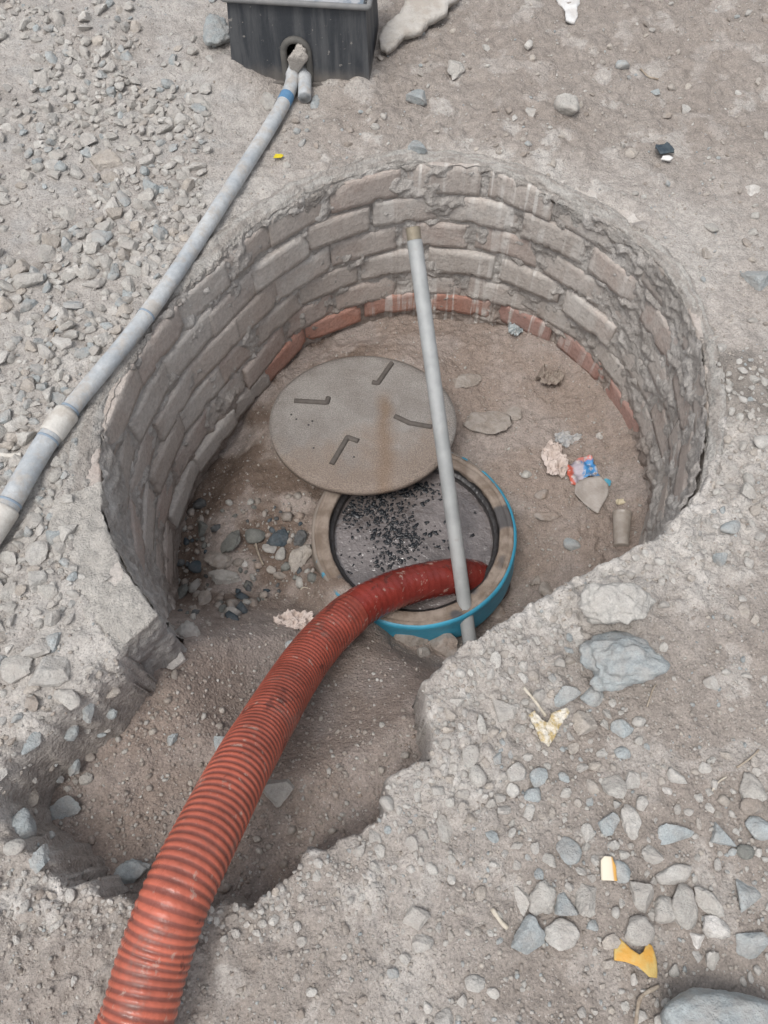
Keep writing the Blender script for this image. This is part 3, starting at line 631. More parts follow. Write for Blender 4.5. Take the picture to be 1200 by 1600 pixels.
# ------------------------------------------------------------------ stones
ICO = {}
def ico(sub):
    if sub not in ICO:
        bm = bmesh.new(); bmesh.ops.create_icosphere(bm, subdivisions=sub, radius=1.); bm.verts.ensure_lookup_table()
        ICO[sub] = (np.array([v.co[:] for v in bm.verts]), np.array([[v.index for v in f.verts] for f in bm.faces])); bm.free()
    return ICO[sub]
def stone_arr(kind, seed, sub):
    """unit stone; 'a' angular chip, 'p' rounded pebble, 'b' broken boulder, 'c' crumbly clod"""
    g = np.random.default_rng(seed); V, Fc = ico(sub); D = V
    n = {'a': 11, 'p': 16, 'b': 15, 'c': 20}[kind]; N = g.normal(size=(n, 3)); N /= np.linalg.norm(N, axis=1)[:, None]
    dmin, dmax = {'a': (.42, .85), 'p': (.80, 1.0), 'b': (.66, 1.0), 'c': (.68, 1.)}[kind]; d = g.uniform(dmin, dmax, n)
    dot = D@N.T; rr = np.where(dot > .05, d[None]/np.maximum(dot, .05), 9.)
    p = {'a': 60, 'p': 7, 'b': 9, 'c': 12}[kind]
    r = (np.sum(np.minimum(rr, 3.)**-p, 1))**(-1/p); r = np.minimum(r, 1.35)
    o = g.uniform(0, 50, 3); am = {'a': .06, 'p': .08, 'b': .20, 'c': .16}[kind]
    r = r*(1+am*fbm(D[:, 0]+o[0], D[:, 1]+o[1], D[:, 2]+o[2], 2.2, 3, 5)+.02*fbm(D[:, 0]+o[0], D[:, 1]+o[1], D[:, 2]+o[2], 9, 2, 6))
    V = D*r[:, None]; V = V-(V.max(0)+V.min(0))/2; V = V/np.abs(V).max(0); return V*.5, Fc     # fills the unit cube
PAL = {'g': (.41, .395, .365), 'l': (.47, .455, .425), 'b': (.325, .355, .36), 't': (.40, .36, .315), 'd': (.10, .105, .107), 'k': (.06, .08, .095), 'e': (.17, .175, .16), 'w': (.62, .60, .57), 'r': (.30, .24, .20), 'm': (.29, .25, .215)}
LIB = {}
def lib(kind, i, sub=3):
    if (kind, i, sub) not in LIB:
        V, Fc = stone_arr(kind, 1000+i*7+ord(kind), sub); LIB[(kind, i, sub)] = from_arrays({'a': 'gravel_stone', 'p': 'pebble', 'b': 'boulder', 'c': 'clod'}[kind], V, Fc, kind in 'pc'); LIB[(kind, i, sub)].materials.append(MAT['stone'])
    return LIB[(kind, i, sub)]
TAKEN = []
def put_stone(name, px, py, w, h, kind, col, label, cat='stone', group=None, sink=.28, thick=.62, rot=None, seed=None):
    b = hit(px, py+h*.12); loc = b[0]; d = depth(loc); k = d/F
    sx, sy = w*k*1.04, h*k*1.04; sz = thick*min(sx, sy)
    if seed is None: seed = int(px*3+py*5)
    if w > 36: V, Fc = stone_arr(kind, seed, 4 if w < 90 else 5); me = from_arrays(name, V, Fc, kind != 'a'); me.materials.append(MAT['stone'])
    else: me = lib(kind, seed % 24, 3)
    o = bpy.data.objects.new(name, me); COL.objects.link(o); o.scale = (sx, sy, sz)
    o.location = loc+Vector((0, 0, sz*(.5-sink))); o.rotation_euler = (random.uniform(-.12, .12), random.uniform(-.12, .12), rot if rot is not None else random.uniform(-.3, .3))
    c = np.array(PAL[col])*random.uniform(.93, 1.07); o.color = (*c, .2 if col in 'dke' else (.7 if name == 'boulder' or col == 'b' else 1))
    TAKEN.append((loc.x, loc.y, max(sx, sy)*.5)); return tag(o, label, cat, group)
NOTABLE = [
 ('rock',341,48,46,70,'b','b','large blue-grey rock wedged beside the left of the black box'),
 ('gravel_stone',167,250,50,36,'a','t','largest flat tan stone in the middle of the left gravel'),
 ('gravel_stone',262,130,22,20,'p','b','round bluish pebble on bare soil left of the black box'),
 ('gravel_stone',288,185,26,28,'a','l','pale squarish stone on the right fringe of the gravel below the black box'),
 ('rock',1184,433,44,46,'a','b','blue-grey angular rock at the right frame edge'),
 ('stone',987,240,22,17,'a','t','small cream stone beside the black plastic scrap'),
 ('stone',1174,297,24,22,'a','w','whitish chip at the right edge above the angular rock'),
 ('stone',650,228,30,34,'a','b','blue-grey chip upright on the far rim behind the pipe top'),
 ('stone',652,150,34,36,'a','b','bluish broken stone below the plaster slab behind the pit'),
 ('stone',885,165,40,40,'c','g','grey crumbly double lump on the brown soil behind the pit'),
 ('stone',828,172,16,26,'a','g','thin upright grey chip left of the crumbly double lump'),
 ('stone',712,105,28,42,'b','g','upright grey stone right of the pale plaster slab'),
 ('stone',420,158,26,30,'a','g','small grey stone under the flange of the black box'),
 ('stone',492,158,16,26,'a','b','little bluish stone beside the cut pipe stub'),
 ('boulder',958,943,122,74,'b','l','long pale boulder lying on the edge of the right bank'),
 ('boulder',963,1026,118,92,'b','b','broken bluish boulder below the long pale one'),
 ('boulder',1118,1590,178,120,'p','b','big smooth blue-grey boulder cut by the bottom right corner'),
 ('stone',886,1087,38,34,'a','b','pointed blue-grey stone just under the broken boulder, left of its pair'),
 ('stone',926,1085,40,32,'p','b','rounded blue-grey stone just under the broken boulder, right of its pair'),
 ('stone',785,1110,40,32,'a','g','pale angular stone left of the flaky white chip'),
 ('stone',912,1128,44,40,'a','t','tan triangular stone right of the flaky white chip'),
 ('stone',972,1137,34,28,'a','b','bluish stone half buried right of the tan triangular stone'),
 ('stone',972,1174,24,20,'p','b','small oval blue pebble on brown soil below the half-buried bluish stone'),
 ('stone',840,1213,28,30,'a','b','dark blue-grey square stone below the flaky chip'),
 ('stone',805,1205,32,26,'a','l','pale sharp stone left of the dark square stone'),
 ('stone',957,1226,38,36,'a','g','grey pointed stone joined to a paler neighbour on the right bank'),
 ('stone',988,1218,30,30,'a','l','pale triangular stone touching the grey pointed one'),
 ('stone',832,1241,30,22,'p','b','flat bluish pebble under the dark square stone'),
 ('stone',950,1285,34,32,'a','b','blue-grey split stone standing left of a pale double stone'),
 ('stone',986,1278,32,50,'b','l','tall pale double stone in the middle of the right bank'),
 ('stone',1042,1234,16,11,'p','w','tiny white pebble on brown soil of the right bank'),
 ('stone',888,1325,38,42,'p','b','round blue-grey stone above the pale upright chips'),
 ('stone',918,1299,22,28,'a','l','small pale upright stone beside the round blue-grey one'),
 ('stone',769,1306,24,20,'a','b','small blue diamond-shaped stone alone in brown soil'),
 ('stone',696,1291,30,40,'a','g','grey upright stone at the crust edge of the lower bank'),
 ('stone',1050,1298,62,28,'a','b','long flat bluish stone right of the pale double stone'),
 ('stone',1018,1330,34,30,'a','g','grey rounded chip above the stone cluster on the right'),
 ('stone',1172,1226,38,48,'b','g','upper of two stacked stones at the right frame edge'),
 ('stone',1176,1256,42,26,'p','m','lower brown-grey stone of the stacked pair at the right edge'),
 ('stone',1186,1290,42,36,'p','b','smooth blue oval stone at the right frame edge'),
 ('stone',1130,1300,40,32,'a','b','pointed bluish stone left of the smooth blue oval'),
 ('stone',1164,1329,28,22,'p','e','dark teal pebble under the smooth blue oval stone'),
 ('stone',1166,1390,42,46,'a','b','rough blue-grey stone with pale top near the right edge'),
 ('stone',1052,1364,58,30,'p','l','pale flat stone on top of the stone cluster'),
 ('stone',1066,1408,42,64,'p','g','long rounded grey stone lying across the cluster'),
 ('stone',1040,1416,38,42,'p','g','grey egg-shaped stone left of the long rounded one'),
 ('stone',1106,1404,34,50,'b','g','irregular upright grey stone at the right of the cluster'),
 ('stone',1118,1446,44,34,'b','w','whitest lumpy stone under the cluster on the right'),
 ('stone',970,1358,28,34,'p','b','blue-grey pebble touching the cream and orange chip'),
 ('stone',919,1400,40,54,'a','g','tall angular grey stone left of the cluster'),
 ('stone',816,1397,22,48,'a','l','narrow pale upright chip in the row of stones'),
 ('stone',847,1398,40,52,'b','g','broad dusty stone right of the narrow pale chip'),
 ('stone',880,1410,34,36,'a','b','bluish square stone right of the broad dusty one'),
 ('stone',822,1455,54,54,'a','b','blue-grey folded stone at the bottom of the row'),
 ('stone',876,1455,54,42,'p','l','pale rounded block right of the folded blue stone'),
 ('stone',996,1450,50,42,'p','g','dusty half-buried stone above the orange peel'),
 ('stone',1002,1398,42,40,'a','g','grey leaning stone left of the egg-shaped one'),
 ('stone',650,1430,42,34,'a','g','grey stone half sunk in pale crust by the trench lip'),
 ('stone',660,1469,34,28,'a','l','pale wedge below the half sunk grey stone'),
 ('stone',742,1533,32,24,'c','l','flat whitish lump alone near the bottom centre'),
 ('stone',1172,1471,46,40,'a','b','dark bluish pointed stone near the lower right edge'),
 ('stone',1088,1467,24,26,'a','w','small white triangular chip under the whitest stone'),
 ('stone',1140,822,34,23,'p','b','oval blue pebble on the right rim of the pit'),
 ('stone',735,1180,26,34,'a','g','grey chip standing on the lip of the trench corner'),
 ('stone',1190,690,30,26,'p','l','pale rounded stone at the right edge beside the pit rim'),
 ('stone',34,1288,46,60,'p','b','big smooth grey-blue stone standing at the left of the trench'),
 ('stone',64,1336,28,42,'a','b','narrow blue stone below the big smooth stone in the trench'),
 ('stone',24,1322,34,26,'p','g','small round stone tucked under the big smooth trench stone'),
 ('stone',102,1260,48,38,'a','b','flat bluish flake on the trench floor right of the smooth stone'),
 ('stone',206,1358,54,38,'b','b','blue-grey stone half buried at the near edge of the trench'),
 ('stone',346,1166,32,40,'a','b','square blue flake leaning beside the left of the hose'),
 ('stone',270,1154,18,18,'a','b','small bluish chip midway on the trench floor'),
 ('stone',432,1232,56,46,'a','g','dusty grey stone showing from behind the right of the hose'),
 ('stone',80,1046,60,58,'a','l','large pale angular stone on the left bank beside the end block'),
 ('stone',30,1042,46,44,'a','g','pointed grey stone left of the large pale angular one'),
 ('stone',50,1152,26,42,'a','b','blue-grey upright flake on the slope at the left'),
 ('stone',106,1090,46,30,'b','g','grey overhanging stone on the slope under the large angular one'),
 ('stone',136,1108,26,34,'a','b','bluish stone in the crevice below the end block'),
 ('stone',110,1142,28,26,'a','b','blue stone lower in the crevice of the left slope'),
 ('stone',60,865,34,42,'a','l','pale tall stone in the gravel left of the pit'),
 ('stone',82,838,30,26,'a','b','bluish chip touching the pale tall stone'),
 ('stone',127,876,25,17,'a','l','flat pale chip alone on the cement left of the pit'),
 ('stone',318,825,23,25,'a','e','grey cornered stone in the dark hollow by the left wall'),
 ('stone',362,842,28,42,'b','e','tall dark grey stone in the pit rubble'),
 ('stone',400,836,32,26,'p','e','round greenish dark stone in the pit rubble'),
 ('stone',434,838,34,30,'b','k','blue-black stone in the pit rubble right of the greenish one'),
 ('stone',470,838,22,26,'b','d','black stone against the left side of the manhole frame'),
 ('stone',307,884,25,21,'p','k','small slate blue stone near the left wall foot'),
 ('stone',342,872,46,34,'b','m','brown broken stone right of the slate blue one'),
 ('stone',352,899,52,27,'b','g','pale grey long stone in front of the pit rubble'),
 ('stone',320,936,20,37,'p','m','upright oval stone below the pale long one'),
 ('stone',282,925,20,38,'b','e','dark greenish block at the foot of the left wall'),
 ('stone',292,983,40,38,'b','g','grey chipped stone against the left wall near the end block'),
 ('stone',470,868,34,48,'b','t','pinkish tan upright stone beside the manhole frame'),
 ('stone',421,856,22,18,'a','l','small pale chip below the blue-black stone'),
 ('stone',438,864,18,22,'p','g','small grey pebble left of the pinkish upright stone'),
 ('pebble',382,880,11,11,'p','w','tiny white round pebble in the pit rubble'),
 ('pebble',424,889,15,14,'p','t','small pinkish round pebble in front of the rubble'),
 ('pebble',438,898,21,14,'p','m','flat brown pebble in front of the pinkish upright stone'),
 ('stone',640,992,56,44,'a','m','brown flat stone just below the blue frame side'),
 ('stone',692,1003,44,42,'a','r','reddish brown stone between the blue frame and the pipe foot'),
 ('stone',662,1020,24,22,'a','m','small brown stone under the flat one by the frame'),
 ('stone',610,974,28,26,'a','d','dark stone under the hose beside the blue frame'),
 ('clod',768,950,44,34,'c','r','brown clod right of the foot of the steel pipe'),
 ('stone',838,905,20,22,'a','m','small grey-brown stone on the pit floor near the bank'),
 ('stone',856,922,30,28,'a','m','angular brown stone at the pit floor against the right bank'),
 ('stone',460,1008,28,26,'p','b','bluish stone just below the crumpled paper by the hose'),
 ('clod',762,655,72,48,'c','m','broad dried mud plate right of the cover'),
 ('clod',800,640,30,34,'c','m','smaller dried mud plate at the tip of the broad one'),
 ('clod',728,592,50,26,'c','m','flat mud flake behind the right of the cover'),
 ('clod',856,806,44,16,'c','r','long reddish brown clod on the right pit floor'),
 ('clod',846,772,22,16,'c','r','small reddish clod under the pale crumpled paper'),
 ('stone',822,740,18,14,'p','g','flat grey pebble between frame and crumpled paper'),
 ('stone',893,848,26,20,'p','b','grey-blue flat pebble left of the plastic cup'),
 ('stone',936,681,12,13,'a','w','white chip on the right pit floor below the wall'),
]
for a in NOTABLE:
    flat = 'plate' in a[7] or 'flake behind' in a[7]
    put_stone(*a, cat='clod' if a[0] == 'clod' else ('boulder' if a[0] == 'boulder' else 'stone'), sink=.14 if a[0] == 'boulder' else (.35 if flat else .40), thick=.2 if flat else (.30 if 'flake' in a[7] else (.86 if a[0] == 'boulder' else .70)))
# the stone in the mouth of the meter box
V, Fc = stone_arr('b', 77, 4); me = from_arrays('stone', V, Fc, True); me.materials.append(MAT['stone']); o = bpy.data.objects.new('stone', me); COL.objects.link(o)
o.location = (ac+.002, y0-.004, .088); o.scale = (.062, .05, .115); o.rotation_euler = (.35, .25, .1); o.color = (.40, .37, .335, 1)
tag(o, 'tan stone wedged in the arched opening of the black box', 'stone')

pipe_xy = pp[:, :2]; hose_xy = hpts[:, :2]
def clear(x, y, s):
    if np.min(np.hypot(pipe_xy[:, 0]-x, pipe_xy[:, 1]-y)) < .030+s*.35: return False
    if xl-.02 < x < xr+.02 and y0-.02-s*.4 < y < yb+.02: return False
    return True
class Grid:
    def __init__(s): s.d = {}
    def ok(s, x, y, r):
        i, j = int(x//.08), int(y//.08)
        for a in (-1, 0, 1):
            for b in (-1, 0, 1):
                for (u, v, q) in s.d.get((i+a, j+b), ()):
                    if (u-x)**2+(v-y)**2 < (r+q)**2: return False
        s.d.setdefault((i, j), []).append((x, y, r)); return True
G = Grid()
for x, y, r in TAKEN: G.d.setdefault((int(x//.08), int(y//.08)), []).append((x, y, r*.8))
def inpoly(px, py, P):
    r = False
    for i in range(len(P)):
        x1, y1 = P[i]; x2, y2 = P[i-1]
        if (y1 > py) != (y2 > py) and px < (x2-x1)*(py-y1)/(y2-y1)+x1: r = not r
    return r
def scatter(n, poly, dens, size, kinds, cols, pack=.36, surf='g', tries=12):
    xs = [p[0] for p in poly]; ys = [p[1] for p in poly]; out = []; k = 0
    while len(out) < n and k < n*tries:
        k += 1; px = random.uniform(min(xs), max(xs)); py = random.uniform(min(ys), max(ys))
        if not inpoly(px, py, poly) or random.random() > dens(px, py): continue
        b = hit(px, py)
        if b is None: continue
        if surf == 'g' and (b[2] is not GROUND or b[0].z < -.06): continue
        if surf == 'f' and (b[2] is not FLOOR or math.hypot(b[0].x-RC[0], b[0].y-RC[1]) < .335): continue
        s = size()
        if not clear(b[0].x, b[0].y, s) or not G.ok(b[0].x, b[0].y, s*pack): continue
        kd = random.choice(kinds); c = np.array(PAL[random.choice(cols)])*random.uniform(.85, 1.12)
        out.append(dict(loc=b[0], s=s, kind=kd, i=random.randrange(24), col=c, rot=(random.uniform(-.5, .5), random.uniform(-.5, .5), random.uniform(0, 6.3)), sc=(random.uniform(.85, 1.25), random.uniform(.65, 1.), random.uniform(.42, .75)), app=s/depth(b[0]), px=px, py=py))
    return out
def individual(it, name, label, group):
    o = bpy.data.objects.new(name, lib(it['kind'], it['i'])); COL.objects.link(o); s = it['s']
    o.location = it['loc']+Vector((0, 0, s*it['sc'][2]*.17)); o.scale = [s*q for q in it['sc']]; o.rotation_euler = it['rot']; o.color = (*it['col'], 1); return tag(o, label, 'stone', group)
def stuff(name, items, label, sub, cat):
    Vs, Fs, Cs = [], [], []; n = 0
    for it in items:
        key = ('arr', it['kind'], it['i'], sub)
        if key not in LIB: LIB[key] = stone_arr(it['kind'], 2000+it['i']*7+ord(it['kind']), sub)
        V, Fc = LIB[key]; s = it['s']; m_ = np.array(Euler(it['rot']).to_matrix()); q = (V*np.array(it['sc'])*s)@m_.T+np.array(it['loc'])+np.array((0, 0, s*it['sc'][2]*.17))
        Vs.append(q); Fs.append(Fc+n); n += len(V); Cs.append(np.repeat(np.r_[it['col'], .25 if it['col'][0] < .2 else 1.][None], len(V), 0))
    return tag(obj(name, from_arrays(name, np.vstack(Vs), np.vstack(Fs), name != 'loose_gravel', np.vstack(Cs)), MAT['gravel']), label, cat, None, 'stuff')
LP = [(-260,-160),(330,-160),(335,120),(318,330),(235,500),(165,640),(140,760),(165,880),(120,1010),(60,1090),(-160,1090)]
def dl(px, py):
    v = float(fbm(np.array([px/70.]), np.array([py/70.]), None, 1, 2, 601)[0]); base = .55+.9*v
    if px < 70 and py < 560: base -= .25
    if py > 880: base -= .25
    if 150 < px < 330 and 60 < py < 420: base += .35
    if px > 215 and py < 130: base -= .75
    return max(.03, base)
left = scatter(2000, LP, dl, lambda: min(.062, max(.014, random.lognormvariate(math.log(.030), .42))), 'aaaaaa', 'ggggglllltbb', .28)
left.sort(key=lambda it: -it['app'])
def side_of(it):
    px, py = it['px'], it['py']
    line = 468-(py-108)*.66                                      # where the pipe lies at this height
    if px > line: return 'small pale gravel stone between the grey pipe and the pit rim'
    if py > 860: return 'dusty gravel stone on the left bank below the pipe coupling'
    if py < 230: return 'grey angular gravel stone in the upper left corner near the black box'
    if py < 520: return 'pale angular gravel stone in the heap left of the grey pipe'
    return 'dusty gravel stone lying beside the lower left stretch of grey pipe'
for it in left[:190]: individual(it, 'gravel_stone', side_of(it), 'gravel stones on the left bank')
RP = [(690,1090),(760,1030),(900,930),(1040,870),(1110,780),(1125,540),(1200,520),(1330,560),(1400,1700),(560,1700),(640,1350),(560,1330),(620,1230),(700,1180)]
def dr(px, py):
    v = float(fbm(np.array([px/60.]), np.array([py/60.]), None, 1, 2, 611)[0]); b = .30+.6*v
    if px > 1110 and 560 < py < 830: b += .8
    if 680 < px < 960 and 1000 < py < 1270: b += .6
    if px > 1000 and 880 < py < 1180: b -= .4
    if px < 900 and py > 1480: b -= .3
    if 700 < px < 1000 and py < 1090: b += .25
    return max(.02, b)
right = scatter(780, RP, dr, lambda: min(.045, max(.010, random.lognormvariate(math.log(.019), .42))), 'aapc', 'ggglllttlb', .45)
right.sort(key=lambda it: -it['app'])
for it in right[:90]:
    px, py = it['px'], it['py']
    lb = 'rounded pebble in the stony strip at the right pit rim' if py < 850 else ('small dusty stone in the crumbling edge of the right bank' if py < 1240 and px < 1000 else ('small stone half sunk in brown soil at the lower right' if px > 780 else 'small pale stone on the crust beside the trench lip'))
    individual(it, 'pebble', lb, 'small stones on the right bank')
TP = [(330,-120),(1350,-120),(1350,560),(1130,520),(1090,420),(950,310),(760,235),(560,245),(440,300),(420,200),(340,120)]
def dt(px, py): return max(.04, .22+.6*float(fbm(np.array([px/60.]), np.array([py/60.]), None, 1, 2, 621)[0]))
back = scatter(300, TP, dt, lambda: min(.05, max(.010, random.lognormvariate(math.log(.018), .45))), 'acc', 'gtttmmbl', .5)
back.sort(key=lambda it: -it['app'])
for it in back[:60]:
    individual(it, 'gravel_stone', 'small lump in the brown soil behind the pit' if it['px'] < 900 else 'small lump in the pale dust at the upper right', 'small lumps behind the pit')
NL = [(-150,1350),(80,1380),(220,1430),(300,1440),(420,1420),(600,1320),(640,1700),(-150,1700)]
slope_l = scatter(130, [(-150,1090),(60,1100),(150,1040),(190,1090),(150,1200),(120,1300),(-20,1345),(-150,1340)], lambda a, b: .8, lambda: random.uniform(.010, .045), 'abbc', 'gtlbgm', .4, 's')
nearl = scatter(70, NL, lambda a, b: .5, lambda: random.uniform(.008, .022), 'acp', 'gtlm', .5)
def dlip(px, py):
    p = at(px, py); d = float(sdist(np.array([p.x]), np.array([p.y]), hole)[0]); return math.exp(d/.05) if d < 0 else 0
crumbs = scatter(520, [(560,1330),(690,1050),(1040,840),(1060,900),(900,1060),(800,1250),(560,1420),(420,1470),(0,1470),(-100,1330),(220,1400)], dlip, lambda: min(.032, random.lognormvariate(math.log(.012), .4)), 'cab', 'llgltl', .4, 'g', 30)
crumbs += scatter(260, [(60,980),(150,640),(440,320),(640,235),(860,275),(1110,480),(1130,640),(1040,470),(860,330),(640,270),(450,370),(200,640),(190,900)], dlip, lambda: min(.026, random.lognormvariate(math.log(.011), .4)), 'cab', 'llgttl', .4, 'g', 30)
stuff('loose_gravel', crumbs+ left[190:]+right[90:]+back[60:]+nearl+slope_l, 'loose small gravel strewn over the banks around the pit', 2, 'gravel')
# grit over everything
def grit(n, poly, dens, lo, hi, cols, surf):
    return scatter(n, poly, dens, lambda: lo+(hi-lo)*random.random()**2.2, 'ac', cols, .0, surf, 3)
allp = [(-200,-150),(1400,-150),(1400,1700),(-200,1700)]
FP = [(240,1450),(0,1370),(-60,1250),(60,1130),(280,1040),(270,800),(420,560),(560,470),(800,480),(980,640),(1030,850),(760,1020),(670,1180),(600,1300),(430,1400)]
stuff('grit', grit(11000, allp, lambda a, b: 1, .0035, .011, 'ggtttlmmb', 'g'), 'fine grit and crumbs scattered on the dusty ground', 1, 'grit')
stuff('floor_grit', grit(4200, FP, lambda a, b: .9, .003, .012, 'mmmrrtgl', 'f')+scatter(125, [(275,790),(470,770),(500,900),(330,980),(265,950)], lambda a, b: 1, lambda: random.uniform(.012, .05), 'baa', 'eedmmmrkg', .26, 'f', 30)+scatter(160, [(20,1370),(60,1130),(280,1050),(420,1090),(640,1110),(660,1190),(600,1300),(420,1410)], lambda a, b: .6, lambda: random.uniform(.006, .026)**1.0, 'cca', 'mmrtg', .5, 'f'), 'fine grit and crumbs on the brown floor of the pit', 1, 'grit')

# ------------------------------------------------------------------ litter
def flat_piece(name, px, py, outline, scale, thick, bend, mat, lift=.004, rz=0, amp=.0, f=30, cuts=3, tiltv=(0, 0)):
    """outline in photo pixels about (0,0), y up; laid on the soil"""
    b = hit(px, py); d = depth(b[0]); k = d/F*scale
    bm = bmesh.new(); vs = [bm.verts.new((x*k, y*k, 0)) for x, y in outline]; fc = bm.faces.new(vs)
    bmesh.ops.triangulate(bm, faces=[fc])
    for _ in range(cuts): bmesh.ops.subdivide_edges(bm, edges=bm.edges[:], cuts=1, use_grid_fill=True)
    for v in bm.verts:
        x, y = v.co.x, v.co.y; n_ = float(fbm(np.array([x+px]), np.array([y]), None, f, 2, 7)[0])
        v.co.z = bend(x/k, y/k)*k+amp*n_; v.co.x += amp*.4*float(noise(np.array([x*f*2+3]), np.array([y*f*2]), None, 9)[0])
    r = bmesh.ops.solidify(bm, geom=bm.faces[:], thickness=thick); bmesh.ops.recalc_face_normals(bm, faces=bm.faces)
    o = obj(name, from_bm(name, bm), mat, None, b[0]+Vector((0, 0, lift))); o.rotation_euler = (tiltv[0], tiltv[1], rz); return o
def crumple(name, px, py, w, h, thick, mat, lift=.0, seed=0, f=3.2, holes=True):
    b = hit(px, py); k = depth(b[0])/F; V, Fc = ico(5); o = seed*3.7
    a = np.abs(fbm(V[:, 0]+o, V[:, 1], V[:, 2], f, 3, 5)); c = noise(V[:, 0]*2+o, V[:, 1]*2, V[:, 2]*2, 9)
    r = .62+.9*a+.25*c; q = V*r[:, None]; q = q-(q.max(0)+q.min(0))/2; q = q/np.abs(q).max(0)*.5
    oo = obj(name, from_arrays(name, q*np.array((w*k, h*k, thick)), Fc, True), mat, None, b[0]+Vector((0, 0, thick*.25+lift))); return oo
def simple(name, a, b, scale=30, rough=.8, bump=.002, spec=.25):
    m = M(name); c = m.mix(m.ramp(m.noise(scale, 4, .65), .38, .62), a, b); m.bump([(m.noise(scale*4, 3), bump)]); return m.fin(c, rough, spec=spec)
# orange peel
ol = [(-32,14),(-22,30),(-8,14),(4,6),(12,10),(20,24),(28,18),(32,-4),(30,-26),(16,-24),(0,-10),(-18,-4),(-34,-2)]
o = flat_piece('orange_peel', 992, 1498, ol, 1., .003, lambda x, y: 5-.008*(x*x+y*y)+7, simple('orange peel skin', (.56, .30, .06), (.52, .38, .14), 25, .5, .002), .0, 0, .002)
tag(o, 'curled piece of orange peel on the lower right ground', 'peel')
m = M('cream and orange rind'); g = m.n('SeparateXYZ'); m.t.links.new(m.coord(), g.inputs[0]); c = m.mix(m.ramp(g.outputs[0], .006, .010), (.66, .60, .48), (.65, .36, .10)); rind = m.fin(c, .6)
o = flat_piece('fruit_rind', 948, 1358, [(-12,-16),(-10,12),(-4,18),(8,17),(13,4),(12,-17)], 1., .006, lambda x, y: 6-.02*x*x, rind, .0, 0, .002); tag(o, 'small cream rind with an orange edge beside a blue-grey pebble', 'peel')
chip = simple('flaky white chip', (.64, .60, .52), (.45, .34, .16), 45, .8, .006)
o = flat_piece('wood_chip', 854, 1134, [(-30,12),(-20,20),(-8,4),(0,2),(6,16),(30,24),(34,16),(22,2),(8,-20),(-2,-34),(-14,-26),(-20,-8)], 1., .008, lambda x, y: 8+.16*abs(x), chip, .002, 0, .006, 60); tag(o, 'flaky white and yellow V-shaped chip on the right bank', 'chip')
o = flat_piece('plastic_scrap', 436, 249, [(-8,-3),(-5,5),(4,4),(8,0),(4,-5)], 1., .002, lambda x, y: 4+.1*x, simple('yellow plastic', (.62, .50, .02), (.5, .4, .05), 30, .5), .003); tag(o, 'tiny yellow plastic scrap beside the grey pipe', 'scrap')
o = flat_piece('plastic_scrap', 1036, 239, [(-16,-4),(-12,9),(0,7),(6,16),(9,14),(8,4),(15,-2),(12,-12),(-8,-13)], 1., .004, lambda x, y: 6+.25*x*math.sin(y*.3), simple('dark plastic', (.035, .05, .065), (.07, .09, .10), 30, .5), .004, 0, .004); tag(o, 'crumpled dark blue-black plastic scrap on the upper right ground', 'scrap')
o = flat_piece('foam_bit', 1040, 253, [(-10,-3),(-6,4),(4,5),(10,1),(4,-5)], 1., .006, lambda x, y: 4, simple('white foam', (.7, .7, .68), (.62, .6, .57), 60), .002, 0, .002); tag(o, 'white foam bit just below the dark plastic scrap', 'foam')
paper = simple('dirty crumpled paper', (.60, .52, .475), (.48, .40, .355), 30, .85, .004)
def sheet(name, px, py, w, h, amp, mat, seed, cut=.22, n=46):
    b = hit(px, py); k = depth(b[0])/F; u = np.linspace(-.5, .5, n); A, B = np.meshgrid(u, u); ang = np.arctan2(B, A)
    f_ = np.array([np.cos(ang)*1.3+seed, np.sin(ang)*1.3]); ed = 1-cut*(.5+1.1*fbm(f_[0], f_[1], None, 1.2, 3, 5))
    q = np.maximum(np.abs(A), np.abs(B)); rr = np.hypot(A, B)+1e-9; A2 = A/rr*q*ed; B2 = B/rr*q*ed
    zz = amp*(1-2*np.abs(fbm(A2*w*.04+seed, B2*h*.04, None, 1.5, 3, 3)))+amp*.6*np.abs(noise(A2*9+seed, B2*9, None, 4))
    V = np.stack([A2*w*k*1.15+.15*zz, B2*h*k*1.15+.2*zz, zz-zz.min()*.8], -1).reshape(-1, 3); bm = bmesh.new(); bm.from_mesh(from_arrays(name, V, grid_faces(n, n)))
    bmesh.ops.solidify(bm, geom=bm.faces[:], thickness=.0008); return obj(name, from_bm(name, bm), mat, None, b[0]+Vector((0, 0, .002)))
tag(sheet('crumpled_paper', 462, 976, 66, 30, .022, paper, 2.2), 'crumpled pinkish paper on the pit floor left of the hose', 'paper')
tag(sheet('crumpled_paper', 864, 724, 40, 60, .018, paper, 5.1), 'crumpled pale paper beside the torn snack wrapper', 'paper')
tag(sheet('crumpled_paper', 856, 598, 40, 34, .026, simple('brown paper', (.30, .255, .215), (.24, .195, .165), 40, .9, .004), 8.3), 'brown crumpled lump of paper on the far pit floor', 'paper')
tag(sheet('plastic_foil', 803, 520, 22, 32, .022, simple('grey foil', (.25, .29, .30), (.50, .53, .53), 60, .3, .003, .5), 1.3), 'shiny grey plastic foil at the foot of the back wall', 'foil')
tag(sheet('plastic_film', 884, 688, 42, 26, .010, simple('clear film', (.30, .31, .315), (.38, .365, .35), 40, .35, .002, .4), 3.3, .4), 'thin bluish clear plastic film behind the crumpled paper', 'film')
